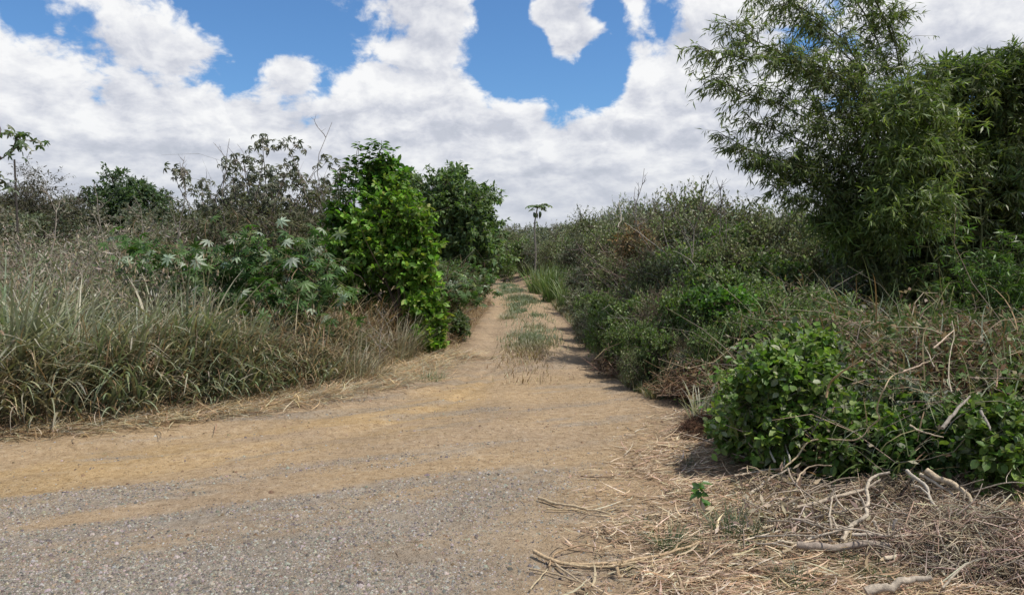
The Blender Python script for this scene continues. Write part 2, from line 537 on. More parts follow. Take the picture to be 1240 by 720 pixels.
def make_shrub(name, label, cat, loc, g, w, d, h, nl, ntw, nlf, L, W, pal, mat=None, droop=.25, z0=.15, rl=None, stems=6, stemcol=BARK, dead=0, group=None, partnames=('stems', 'foliage'), diamond=True, lobe_var=.28, stem_r=.014, tw_r=.004, deadcol=GREYBARK, lobes=None, nup=.9, jit=.7, **kw):
    t = thing(name, label, cat, loc, group=group)
    rl = rl or h * .24
    if lobes is None:
        lobes = rand_lobes(g, nl, w - rl * .6, d - rl * .6, z0 * h + rl * .5, h - rl * .8, rl)
    st, fo = MB(), MB()
    crown(fo, st, g, lobes, ntw, nlf, L, W, pal, droop, nup, jit, diamond, tw_r, stemcol, lobe_var, **kw)
    sel = lobes[g.permutation(len(lobes))[:stems]]
    limbs(st, g, (0, 0, -.03), sel[:, :3], stem_r, stem_r * .4, stemcol, wob=.06)
    if dead:
        dead_twigs(st, g, dead, w * .8, d * .8, h, deadcol)
    st.build(partnames[0], M_BARK, t); fo.build(partnames[1], mat or M_LEAF, t)
    return t


def dead_twigs(mb, g, n, w, d, h, col, r=.005, over=1.15):
    """long thin arching dead stems poking out of a bush"""
    a = g.uniform(0, TAU, n); q = g.random(n) ** .5
    b = np.stack([np.cos(a) * q * w, np.sin(a) * q * d, g.uniform(0, .5, n) * h], 1)
    a2 = g.uniform(0, TAU, n)
    ln = h * g.uniform(.35, .8, n)
    up = g.uniform(.1, 1, n)
    D = nrm(np.stack([np.cos(a2), np.sin(a2), up], 1))
    e = b + D * ln[:, None]; e[:, 2] = np.minimum(e[:, 2], h * over)
    mid = (b + e) / 2 + g.normal(size=(n, 3)) * .1 * ln[:, None] + np.array([[0, 0, .08]]) * ln[:, None]
    q1 = b * .55 + mid * .45 + g.normal(size=(n, 3)) * .03 * ln[:, None]
    q2 = e * .5 + mid * .5 + g.normal(size=(n, 3)) * .04 * ln[:, None]
    C = pick(g, [col], n, .3)
    tubes(mb, np.stack([b, q1, mid, q2, e], 1), np.array([[1, .9, .75, .55, .25]]) * r * g.uniform(.6, 1.5, (n, 1)), C, 4)


def palmate(fo, g, Cn, Nn, size, C, lobes=8, w=.27, droop=.25, az=None):
    """star-shaped leaves: Cn centres, Nn normals"""
    n = len(Cn)
    Nn = nrm(Nn)
    ref = rv(g, n); A = nrm(np.cross(Nn, ref)); B = np.cross(Nn, A)
    for k in range(lobes):
        a = (k + .5) / lobes * TAU * .93 + .22
        ln = size * (1 - .38 * abs(math.cos(a / 2)) ** 3) * g.uniform(.85, 1.1, n)
        D = A * math.cos(a) + B * math.sin(a) - Nn * droop
        leaves(fo, Cn, D, Nn, ln, ln * w, C * g.uniform(.85, 1.12, (n, 1)), .18, False, curl=.12)


# ================================================================== LEFT SIDE
def P0(px, Y):
    x = xw(px, Y); return np.array([x, Y, float(gz(x, Y))])


G_GREEN = [(.105, .17, .07), (.14, .2, .095), (.08, .135, .05), (.185, .23, .13), (.27, .295, .2)]
G_DRY = [(.26, .19, .105), (.2, .135, .07), (.33, .25, .15), (.16, .10, .055), (.38, .31, .2)]
G_BROWN = [(.22, .155, .088), (.165, .115, .065), (.29, .215, .13), (.13, .095, .06)]


def left_field(g, n, y0, y1, inset0, inset1, xmin=-.72):
    """random ground spots left of the track edge"""
    Y = g.uniform(y0, y1, n * 3)
    e = XL(Y)
    X = e - inset0 - g.random(n * 3) ** 1.2 * (inset1 - inset0)
    k = X > xmin * Y - 1.2
    return X[k][:n], Y[k][:n]


def grass_left():
    g = np.random.default_rng(21)
    # standing green-grey blades
    X, Y = left_field(g, 9500, 6.4, 12.5, .25, 4.2)
    k = (xw_px(X, Y) < 470) & (Y < 11.3)
    X, Y = X[k], Y[k]
    hv = (.34 + .46 * sst(.15, 1.0, XL(Y) - X)) * (.35 + 1.2 * fbm(X * 1.3, Y * 1.3, 3, 3)) * np.interp(xw_px(X, Y), [0, 120, 330, 470], [1.2, 1.05, .92, .68])
    n = len(X)
    P = np.stack([X, Y, gz(X, Y) - .02], 1)
    P += g.normal(size=P.shape) * np.array([.05, .05, 0])
    fld = fbm(X * 1.6 + 40, Y * 1.6, 61, 2)
    az = np.where(g.random(n) < .7, (fld - .5) * 9 + g.normal(.2, .45, n), g.uniform(0, TAU, n))
    L = hv * g.uniform(.75, 1.45, n)
    C = pick(g, G_GREEN, n, .25); tip = pick(g, [(.22, .24, .16), (.16, .2, .11), (.3, .28, .2)], n)
    mb = MB(); dd = g.random(n) < .15; C[dd] = pick(g, G_DRY, int(dd.sum()))
    br_ = sst(.5, .64, fbm(X * 1.1 + 9, Y * 1.4, 67, 3))[:, None] * .5
    C = C * .88 * (1 - br_) + pick(g, G_DRY, n) * br_
    blades(mb, g, P, az, L, g.uniform(.012, .042, n), g.uniform(.05, .75, n), g.uniform(.3, 2.2, n), C, 7, tip, lat=g.normal(0, .5, n))
    # broken blades folded over and slender seed stalks
    m = 900; i = g.integers(0, n, m)
    blades(mb, g, P[i] + np.stack([np.zeros(m), np.zeros(m), hv[i] * g.uniform(.3, .8, m)], 1), g.uniform(0, TAU, m), g.uniform(.2, .6, m), g.uniform(.012, .03, m), g.uniform(1.0, 2.0, m), g.uniform(0, .9, m), pick(g, [(.3, .29, .22), (.36, .33, .25), (.2, .21, .14), (.3, .22, .13)], m), 5)
    m = 260; i = g.integers(0, n, m); a_ = g.uniform(0, TAU, m); ll = hv[i] * g.uniform(1.1, 1.6, m)
    blades(mb, g, P[i], a_, ll, .006, .08, .35, pick(g, [(.3, .25, .16), (.22, .2, .12)], m), 6)
    q = P[i] + np.stack([np.cos(a_) * ll * .2, np.sin(a_) * ll * .2, ll * .93], 1)
    for _ in range(6):
        leaves(mb, q + g.normal(size=(m, 3)) * np.array([.02, .02, .05]), rv(g, m) * .5 + np.array([[0, 0, .8]]), rv(g, m), g.uniform(.04, .09, m), .012, pick(g, [(.34, .28, .19), (.27, .21, .14)], m), .2, True)
    tag(mb.build('tall_grass', M_GRASS), 'tall grey-green blade grass filling the left roadside', 'grass', kind='stuff')
    # brown skirt of dead grass
    X, Y = left_field(g, 26000, 6.2, 24, -.08, 1.5)
    k = (Y < 12.2) | (g.random(len(Y)) < .5)
    X, Y = X[k], Y[k]; n = len(X)
    P = np.stack([X, Y, gz(X, Y) - .01], 1); P[:, 2] += g.random(n) ** 1.5 * .55 * sst(.0, .5, XL(Y) - X)
    az = g.normal(-.2, 1.3, n)
    L = g.uniform(.15, .65, n) * (.5 + .6 * sst(0, .6, XL(Y) - X))
    C = pick(g, G_DRY + G_BROWN + [(.34, .27, .165), (.4, .32, .2)], n, .25)
    mb = MB(); blades(mb, g, P, az, L, g.uniform(.005, .014, n), g.uniform(.4, 1.7, n), g.uniform(.0, 1.6, n), C, 4)
    tag(mb.build('dead_grass', M_DRY), 'brown dead grass skirting the foot of the left roadside growth', 'dry grass', kind='stuff')
    # flattened cut grass lying on the verge
    n = 11000
    Y = g.uniform(5.8, 12.0, n); X = XL(Y) + g.normal(.16, .3, n)
    k = (X > -.75 * Y) ; X, Y = X[k], Y[k]; n = len(X)
    P = np.stack([X, Y, gz(X, Y) + g.uniform(.004, .05, n)], 1)
    az = np.where(g.random(n) < .5, g.normal(.35, .6, n), g.uniform(0, TAU, n))
    C = pick(g, [(.54, .42, .26), (.44, .33, .19), (.3, .205, .115), (.5, .45, .33), (.36, .36, .27), (.4, .27, .15)], n, .25)
    mb = MB(); blades(mb, g, P, az, g.uniform(.08, .4, n), g.uniform(.004, .012, n), g.uniform(1.25, 1.6, n), g.uniform(-.1, .4, n), C, 4, lat=g.normal(0, .7, n))
    tag(mb.build('cut_grass_litter', M_DRY), 'flattened straw-coloured cut grass strewn along the left verge', 'grass litter', kind='stuff')
    # brown weed field behind the grass
    n0 = 17000
    Y = 9.5 + 19 * g.random(n0) ** 1.4; X = xw_v(g.uniform(-60, 300, n0), Y)
    k = X < XL(Y) - 2.2; X, Y = X[k], Y[k]; n = len(X)
    P = np.stack([X, Y, gz(X, Y)], 1)
    hgt = (.5 + 1.1 * fbm(X * .9, Y * .9, 8, 3)) * np.interp(Y, [9, 11, 14, 18, 29], [.7, 1.0, 1.5, 1.6, 1.7])
    C = pick(g, [(.21, .185, .14), (.16, .135, .10), (.28, .245, .195), (.13, .115, .08), (.13, .15, .08), (.32, .29, .235)], n, .25)
    mb = MB(); blades(mb, g, P, g.uniform(0, TAU, n), hgt * g.uniform(.6, 1.1, n), g.uniform(.007, .016, n) * (1 + Y / 40), g.uniform(0, .8, n), g.uniform(0, 1.6, n), C, 4)
    # side leaves / seed plumes on the stems
    m = 42000; i = g.integers(0, n, m)
    Pl = P[i] + np.stack([g.normal(0, .12, m), g.normal(0, .12, m), hgt[i] * g.uniform(.35, 1.0, m)], 1)
    leaves(mb, Pl, rv(g, m) + np.array([[0, 0, .2]]), rv(g, m), g.uniform(.05, .16, m), g.uniform(.012, .03, m), pick(g, [(.21, .185, .14), (.28, .245, .19), (.15, .13, .09), (.12, .15, .075), (.36, .33, .275), (.10, .135, .06)], m, .25), .2, True)
    tag(mb.build('dry_weeds', M_DRY), 'grey-brown dry weeds standing behind the tall grass', 'weeds', kind='stuff')


def xw_v(px, Y):
    return (px - 620.0) / FPX * Y * (1 / cp)      # close enough for scatter


def xw_px(X, Y):
    return 620.0 + X / Y * FPX * cp


grass_left()


# big individual tussocks in the front row of the left side
def make_tussock(name, label, loc, g, n, rad, Lm, W, pal, tip, lean=0.0, curv=1.0, group=None, cat='grass clump', mat=None, leanamt=.25):
    t = thing(name, label, cat, loc, group=group)
    a = g.uniform(0, TAU, n); q = g.random(n) ** .6 * rad
    P = np.stack([np.cos(a) * q, np.sin(a) * q, np.full(n, -.02)], 1)
    az = np.where(g.random(n) < .5, a, g.normal(lean, .8, n))
    mb = MB()
    blades(mb, g, P, az, Lm * g.uniform(.5, 1.15, n), W * g.uniform(.6, 1.2, n), g.uniform(.0, leanamt * 2, n), g.uniform(.15, curv * 1.6, n), pick(g, pal, n, .2), 6, pick(g, tip, n, .2))
    mb.build('blades', mat or M_GRASS, t)
    return t


gT = np.random.default_rng(5)
TIP = [(.3, .29, .22), (.22, .22, .14), (.36, .33, .25)]
tus = [(18, 500, 1.5, 150), (95, 497, 1.35, 130), (165, 488, 1.15, 110), (235, 480, 1.05, 100), (300, 470, 1.0, 100), (360, 455, .9, 90), (60, 480, 1.55, 140), (205, 462, 1.3, 120), (420, 448, .8, 80)]
tlabel = ['tallest dark blade-grass clump in the left corner of the verge',
          'dense arching grass clump just right of the left corner clump',
          'grey-green grass clump standing on the brown verge, third from the left',
          'grass clump with leaning blades beside the flattened straw, left verge',
          'short bluish grass clump in front of the star-leaved plants',
          'small grass clump with drooping tips nearest the dead twigs left of the green bush',
          'grass clump set back behind the two leftmost front clumps',
          'grass clump set back below the leftmost star-leaved plant',
          'lowest grass clump at the dry verge left of the bright green bush']
for i, (px, py, h, n) in enumerate(tus):
    p = gp(px, py); p[2] = gz(p[0], p[1])
    make_tussock('grass_clump', tlabel[i], p, np.random.default_rng(500 + i), n + 20, .2, h * .88, .034, G_GREEN, TIP, .2, 1.35, 'tall grass clumps along the left verge')


# ------------------------------------------------------------------ castor plants with star-shaped leaves
def make_castor(name, label, loc, g, h, nb, nleaf, size, pale, group, stemcol=(.13, .10, .06), mat=M_LEAF, pal=None):
    t = thing(name, label, 'castor plant', loc, group=group)
    st, fo = MB(), MB()
    main = spline([(0, 0, -.03), (g.normal() * .08, g.normal() * .08, h * .5), (g.normal() * .15, g.normal() * .15, h * .93)], 9)
    tubes(st, main[None], np.linspace(.022, .010, 9)[None], stemcol, 6)
    hubs = [main[-1]]
    for b in range(nb):
        k = g.integers(3, 8); a = g.uniform(0, TAU); ln = h * g.uniform(.22, .42)
        e = main[k] + np.array([math.cos(a) * ln, math.sin(a) * ln * .8, ln * g.uniform(.3, .8)])
        p = spline([main[k], (main[k] + e) / 2 + np.array([0, 0, -.04]), e], 6)
        tubes(st, p[None], np.linspace(.012, .006, 6)[None], stemcol, 5); hubs.append(e)
    hubs = np.array(hubs)
    i = g.integers(0, len(hubs), nleaf)
    a = g.uniform(0, TAU, nleaf); pl = g.uniform(.12, .38, nleaf)
    dz = g.uniform(-.5, .6, nleaf)
    C0 = hubs[i] - np.array([[0, 0, 1]]) * g.random((nleaf, 1)) * h * .18
    Cn = C0 + np.stack([np.cos(a) * pl, np.sin(a) * pl, dz * pl], 1)
    tubes(st, np.stack([C0, (C0 + Cn) / 2 + np.array([[0, 0, .02]]), Cn], 1), np.array([[.004, .003, .0025]]), (.16, .15, .07), 3)
    Nn = np.stack([np.cos(a) * .45, np.sin(a) * .45 - .25, np.full(nleaf, .8)], 1) + g.normal(size=(nleaf, 3)) * .55
    C = pick(g, pal or [(.055, .115, .026), (.075, .14, .036), (.045, .09, .02)], nleaf, .2)
    C2 = C.copy()
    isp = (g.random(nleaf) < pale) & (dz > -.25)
    C2[isp] = pick(g, [(.30, .35, .27), (.38, .42, .34), (.22, .28, .19)], int(isp.sum()), .15)  # pale colour paints in the white sky reflection on glossy leaves
    palmate(fo, g, Cn, Nn, size * g.uniform(.7, 1.2, nleaf), C2)
    # a few spent seed spikes
    for hb in hubs[:3]:
        p = spline([hb, hb + np.array([g.normal() * .03, g.normal() * .03, .12]), hb + np.array([g.normal() * .06, g.normal() * .06, .24])], 5)
        tubes(st, p[None], np.array([[.004, .006, .009, .008, .003]]), (.17, .12, .07), 4)
    st.build('stems', M_BARK, t); fo.build('leaves', mat or M_GLOSS, t)
    return t


gC = np.random.default_rng(77)
CG = 'castor plants behind the tall grass'
cast = [(205, 11.0, 300, 7, 60, .5, 'castor plant with pale star leaves at the left end of the row above the grass'),
        (250, 10.6, 285, 7, 70, .5, 'castor plant with many whitish star leaves above the grass, left of centre'),
        (298, 10.9, 280, 8, 75, .5, 'bushiest castor plant with white star leaves in the middle of the row'),
        (345, 10.7, 292, 7, 70, .45, 'castor plant with white star leaves just left of the bright green bush'),
        (385, 10.2, 318, 6, 50, .45, 'low castor plant with white star leaves at the shaded foot of the bright green bush'),
        (340, 9.9, 345, 5, 40, .4, 'lowest castor plant half sunk in grey grass before the green bush'),
        (150, 11.6, 315, 5, 35, .35, 'sparse castor plant among the brown weeds at far left')]
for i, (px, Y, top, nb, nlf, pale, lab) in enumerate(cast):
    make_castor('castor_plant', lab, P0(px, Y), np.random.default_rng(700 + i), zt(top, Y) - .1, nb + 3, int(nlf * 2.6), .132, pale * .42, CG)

# star-leaved low plants between the bush and the track
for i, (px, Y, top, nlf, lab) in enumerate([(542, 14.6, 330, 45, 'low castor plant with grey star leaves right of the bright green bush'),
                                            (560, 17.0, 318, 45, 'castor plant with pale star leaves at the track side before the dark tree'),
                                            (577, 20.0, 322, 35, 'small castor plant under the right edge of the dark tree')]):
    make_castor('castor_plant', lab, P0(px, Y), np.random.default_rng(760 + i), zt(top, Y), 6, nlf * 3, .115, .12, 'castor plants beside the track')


# ------------------------------------------------------------------ bright green vine-covered bush
def green_bush():
    g = np.random.default_rng(33)
    Y = 12.3; b = P0(480, Y)
    t = thing('vine_bush', 'tall bright green vine-covered bush leaning over the left edge of the track', 'bush', b)
    st, fo = MB(), MB()
    def lp(px, py, r, dy=0):
        q = at(px, py, Y + dy) - b; return [*q, r, r * .95, r * .85]
    lobes = [lp(425, 300, .42, .3), lp(440, 260, .42, .4), (lp(455, 225, .36, .3)), lp(490, 255, .38), lp(470, 300, .42, -.1), lp(505, 300, .36, -.2),
             lp(510, 340, .28, -.3), lp(516, 375, .23, -.4), lp(514, 405, .21, -.5), lp(522, 414, .15, -.5), lp(505, 345, .34, .1), lp(480, 345, .4, .5), lp(440, 340, .42, .6),
             lp(415, 265, .3, .3), lp(445, 380, .4, .7), lp(490, 390, .36, .4), lp(515, 415, .2, -.4), lp(405, 310, .28, .2), lp(500, 275, .3, -.3), lp(470, 210, .28, .3),
             lp(410, 350, .4, 1.1), lp(450, 400, .34, .9), lp(524, 392, .16, -.5)]
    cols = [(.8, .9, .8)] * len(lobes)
    for i in (4, 5, 6, 7, 8, 9, 18, 22, 3): cols[i] = (1.25, 1.2, .9)  # sunlit right flank painted brighter, hollow lobes kept darker
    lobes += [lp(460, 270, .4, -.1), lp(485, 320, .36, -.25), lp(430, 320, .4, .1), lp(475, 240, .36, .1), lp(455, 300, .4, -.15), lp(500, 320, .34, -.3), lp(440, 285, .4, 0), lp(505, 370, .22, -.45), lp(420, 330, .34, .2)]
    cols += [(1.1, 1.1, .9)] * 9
    crown(fo, st, g, lobes, 62, 16, .10, .58, [(.10, .20, .028), (.12, .235, .04), (.075, .155, .022), (.155, .275, .06), (.08, .13, .03), (.2, .24, .07)], .3, .8, .85, False, .005, (.13, .11, .07), .25, lobecols=cols, out=(.5, 1.45))
    dead_twigs(st, g, 16, .7, .6, 2.6, (.2, .17, .13), .005)
    limbs(st, g, (.2, -.2, -.03), [l[:3] for l in lobes[:16]], .03, .008, (.1, .08, .055))
    # leafy upright shoots on top
    sh, sf = MB(), MB()
    for (px, top, base) in [(435, 172, 250), (450, 168, 240), (462, 170, 235), (476, 180, 240), (425, 190, 255), (443, 185, 240), (412, 205, 260), (468, 195, 240), (455, 190, 230)]:
        p = spline([at(px - 6, base, Y + .3) - b, at(px - 3, (base + top) / 2, Y + .25) - b, at(px, top, Y + .2) - b], 10, .012, g)
        tubes(sh, p[None], np.linspace(.01, .003, 10)[None], (.12, .12, .06), 4)
        n = 85; tt = g.random(n) ** .8
        k = np.clip((tt * 9).astype(int), 0, 8); f = (tt * 9 - k)[:, None]
        Pp = p[k] * (1 - f) + p[k + 1] * f
        a = g.uniform(0, TAU, n)
        D = np.stack([np.cos(a), np.sin(a), g.uniform(-.35, .5, n)], 1)
        L = g.uniform(.07, .135, n)
        leaves(sf, Pp + nrm(D) * .02, D, np.array([[0, 0, 1.0]]) + rv(g, n) * .6, L, L * .5, pick(g, [(.075, .15, .03), (.095, .19, .04), (.06, .12, .025)], n, .2), .25, False, .1)
    st.build('stems', M_BARK, t); fo.build('foliage', M_LEAF, t)
    s = sh.build('shoots', M_BARK, t); sf.build('shoot_leaves', M_LEAF, s)


green_bush()


# ------------------------------------------------------------------ trees
def make_tree(name, label, px, Y, top, hwpx, g, nl, ntw, nlf, L, W, pal, mat=None, z0=.2, trunk_r=.07, rl=None, bark=BARK, depth=None, lobe_var=.25, group=None, droop=.3, diamond=True, cat='tree', base=None, nlimb=9, jit=.7, tw_r=.006, upb=.2):
    b = P0(px, Y) if base is None else base
    h = zt(top, Y) - b[2]; w = hwpx / FPX * Y; d = depth or w
    t = thing(name, label, cat, b, group=group)
    rl = rl or w * .36
    lobes = rand_lobes(g, nl, max(w - rl * .8, .1), max(d - rl * .8, .1), z0 * h + rl * .6, h - rl * .75, rl)
    st, fo = MB(), MB()
    crown(fo, st, g, lobes, ntw, nlf, L, W, pal, droop, .9, jit, diamond, tw_r, bark, lobe_var, upb=upb, out=(.55, 1.28))
    fork = np.array([g.normal() * .1, g.normal() * .1, h * max(z0, .22)])
    tubes(st, spline([(0, 0, -.05), fork * .5 + g.normal(size=3) * .04, fork], 7)[None], np.linspace(trunk_r * 1.25, trunk_r * .9, 7)[None], bark, 8)
    limbs(st, g, fork, lobes[:nlimb, :3], trunk_r * .6, trunk_r * .15, bark, wob=.05)
    st.build('trunk', M_BARK, t); fo.build('crown', mat or M_LEAF, t)
    return t


DK = [(.08, .125, .045), (.10, .15, .058), (.062, .105, .038), (.13, .18, .08)]
make_tree('broad_tree', 'dense dark green round-crowned tree behind the bright bush left of the track', 556, 23, 192, 68, np.random.default_rng(41), 46, 52, 18, .155, .45, DK, z0=.02, rl=.55, depth=1.6, droop=.5, lobe_var=.3)
make_tree('broad_tree', 'dark green tree top showing between the bright bush and the round-crowned tree', 498, 25, 196, 45, np.random.default_rng(42), 26, 50, 16, .155, .45, DK, z0=.06, rl=.5, depth=1.4, droop=.5)
make_tree('acacia_tree', 'grey-olive feathery tree at the far left skyline behind the thin post', 58, 40, 197, 76, np.random.default_rng(43), 40, 40, 12, .16, .3, [(.085, .085, .05), (.105, .105, .065), (.075, .08, .045), (.12, .105, .075)], M_DULL, z0=.08, rl=.85, depth=2.4, bark=GREYBARK)
make_tree('round_tree', 'dark green rounded tree on the left skyline right of the olive tree', 153, 42, 192, 56, np.random.default_rng(44), 34, 40, 14, .2, .5, [(.07, .11, .055), (.085, .13, .065), (.055, .09, .048), (.10, .14, .075)], z0=.06, rl=.72, depth=2.0)
make_tree('olive_tree', 'low pale green tree on the left skyline in the dip right of the rounded tree', 214, 46, 221, 36, np.random.default_rng(45), 20, 36, 12, .17, .4, [(.085, .105, .045), (.10, .12, .055), (.07, .09, .04)], M_DULL, z0=.05, rl=.7)
make_tree('olive_tree', 'low olive tree behind the bare twigs left of the thin tall trees', 262, 40, 226, 40, np.random.default_rng(46), 22, 36, 12, .16, .4, [(.075, .09, .042), (.09, .105, .05)], M_DULL, z0=.05, rl=.6)
make_tree('olive_tree', 'olive tree filling the gap behind the thin tall trees', 345, 34, 222, 60, np.random.default_rng(47), 26, 36, 12, .15, .4, [(.075, .09, .045), (.09, .1, .055), (.06, .075, .035)], M_DULL, z0=.05, rl=.6)


# tall thin trees with drooping leaf clusters and bare spikes
def make_thin_tree(label, px, Y, top, g, nb, group, hubs_n=9, size=.135, bare=.3):
    b = P0(px, Y); h = zt(top, Y) - b[2]
    t = thing('thin_tree', label, 'tree', b, group=group)
    st, fo = MB(), MB()
    bc = (.17, .145, .12)
    fork = np.array([g.normal() * .1, g.normal() * .1, h * .35])
    tubes(st, spline([(0, 0, -.05), fork * .5, fork], 6)[None], np.linspace(.04, .03, 6)[None], bc, 6)
    for k in range(nb):
        a = g.uniform(0, TAU); w = g.uniform(.1, .26) * h
        e = np.array([math.cos(a) * w, math.sin(a) * w, h * g.uniform(.72, 1.0)])
        p = spline([fork, fork * .5 + e * .5 + g.normal(size=3) * .08, e], 9, .012, g)
        tubes(st, p[None], np.linspace(.022, .006, 9)[None], bc, 5)
        for s in range(4):                                 # side spurs
            q = p[g.integers(3, 9)]; a = g.uniform(0, TAU); ln = g.uniform(.2, .55)
            f = q + np.array([math.cos(a) * ln * .6, math.sin(a) * ln * .6, ln * g.uniform(.4, 1)])
            tubes(st, spline([q, (q + f) / 2 + g.normal(size=3) * .03, f], 5)[None], np.linspace(.007, .003, 5)[None], bc, 4)
            if g.random() > bare:
                n = 14; a2 = g.uniform(0, TAU, n); pl = g.uniform(.06, .3, n)
                Cn = f + np.stack([np.cos(a2) * pl, np.sin(a2) * pl, g.uniform(-.22, .1, n)], 1)
                Nn = np.stack([np.cos(a2) * .8, np.sin(a2) * .8, np.full(n, .6)], 1) + g.normal(size=(n, 3)) * .25
                palmate(fo, g, Cn, Nn, size * g.uniform(.7, 1.15, n), pick(g, [(.11, .125, .08), (.14, .15, .105), (.085, .10, .06), (.2, .2, .155)], n, .2), 6, .3, .7)
    dead_twigs(st, g, 10, .4, .4, h * .97, bc, .004, 1.1)
    st.build('trunk', M_BARK, t); fo.build('crown', M_DULL, t)
    return t


TG = 'thin tall trees on the left skyline'
for i, (px, Y, top, nb, bare, lab) in enumerate([
        (243, 17, 200, 4, .6, 'leftmost thin tree of the row, mostly bare with few leaf tufts'),
        (278, 18, 182, 5, .35, 'thin tree with drooping grey leaf tufts left of the tallest thin tree'),
        (338, 17.5, 166, 7, .08, 'tallest and leafiest thin tree of the row on the left skyline'),
        (308, 16.5, 186, 5, .3, 'thin tree with clustered drooping leaves just left of the leafiest one'),
        (368, 18, 186, 4, .4, 'slim sparse thin tree right of the leafiest one'),
        (398, 17, 172, 5, .3, 'thin tree just left of the bright green bush top, twigs above its leaves')]):
    make_thin_tree(lab, px, Y, top, np.random.default_rng(800 + i), nb, TG, bare=bare)

# understory shrubs below the thin trees
OL = [(.085, .095, .045), (.10, .105, .055), (.065, .08, .035), (.125, .12, .075)]
for i, (px, Y, top, hw, lab) in enumerate([
        (235, 15.5, 258, 38, 'olive twiggy shrub below the leftmost thin tree'),
        (290, 15, 246, 45, 'olive twiggy shrub under the thin trees, above the star-leaved plants'),
        (345, 14.5, 240, 45, 'denser olive shrub left of the bright green bush'),
        (392, 13.6, 226, 38, 'brownish green shrub touching the left flank of the bright green bush'),
        (175, 17, 272, 40, 'low brown shrub in the weeds below the rounded skyline tree')]):
    h = zt(top, Y)
    make_shrub('olive_shrub', lab, 'shrub', P0(px, Y), np.random.default_rng(830 + i), hw / FPX * Y, .7, h, 14, 34, 9, .085, .42, OL, M_DULL, rl=h * .2, dead=26, group='olive shrubs under the thin trees', z0=.05)


# bare dead saplings (no leaves)
def make_dead_tree(name, label, b, h, g, spread, nb, group=None, col=GREYBARK, r0=.02, cat='dead sapling', lean=(0, 0)):
    t = thing(name, label, cat, b, group=group)
    tr = MB()
    top = np.array([lean[0], lean[1], h])
    p = spline([(0, 0, -.04), top * .35 + g.normal(size=3) * .03 * h, top * .7 + g.normal(size=3) * .05 * h, top], 12, .008 * h, g)
    tubes(tr, p[None], np.linspace(r0, r0 * .2, 12)[None], col, 6)
    tr.build('trunk', M_WOOD, t)
    for k in range(nb):
        br = MB()
        i = g.integers(3, 11); q = p[i]; a = g.uniform(0, TAU); ln = spread * g.uniform(.4, 1.0) * (1.2 - i / 14)
        e = q + np.array([math.cos(a) * ln * .75, math.sin(a) * ln * .75, ln * g.uniform(.4, 1.1)])
        c = spline([q, (q + e) / 2 + g.normal(size=3) * .08 * ln, e], 7, .02 * ln, g)
        tubes(br, c[None], np.linspace(r0 * .45, r0 * .12, 7)[None], col, 4)
        for s in range(3):
            q2 = c[g.integers(2, 6)]; a = g.uniform(0, TAU); l2 = ln * g.uniform(.2, .45)
            e2 = q2 + np.array([math.cos(a) * l2 * .7, math.sin(a) * l2 * .7, l2 * g.uniform(.2, 1)])
            tubes(br, spline([q2, (q2 + e2) / 2 + g.normal(size=3) * .05 * l2, e2], 4)[None], np.linspace(r0 * .22, r0 * .08, 4)[None], col, 3)
        br.build('branch', M_WOOD, t)
    return t


for i, (px, Y, top, sp_, nb, lab) in enumerate([
        (405, 15.5, 148, .9, 8, 'bare dead sapling whose twigs stand highest behind the bright green bush'),
        (222, 15.0, 196, .8, 9, 'bare forked sapling at the left end of the thin tree row'),
        (282, 15.5, 168, .7, 7, 'bare sapling with upright twigs among the thin trees'),
        (118, 14.0, 222, .8, 10, 'bare pale branching shrub among the weeds below the rounded skyline tree'),
        (60, 13.5, 228, .7, 9, 'bare pale branching shrub among the weeds right of the thin post'),
        (165, 12.6, 236, .7, 8, 'bare pale sapling in the weeds left of the star-leaved plants')]):
    b = P0(px, Y)
    make_dead_tree('dead_sapling', lab, b, zt(top, Y) - b[2], np.random.default_rng(860 + i), sp_, nb, 'bare dead saplings on the left', GREYBARK if i < 3 else (.3, .26, .21))


# thin post at far left
def post():
    b = P0(24, 20); h = zt(193, 20) - b[2]
    mb = MB()
    p = spline([(0, 0, -.1), (.01, 0, h * .5), (-.01, .01, h)], 8)
    tubes(mb, p[None], np.linspace(.026, .022, 8)[None], (.075, .065, .055), 8, cap=True)
    o = mb.build('wooden_post', M_WOOD); o.location = tuple(b)
    tag(o, 'thin dark wooden post standing in weeds at the far left', 'post')


post()


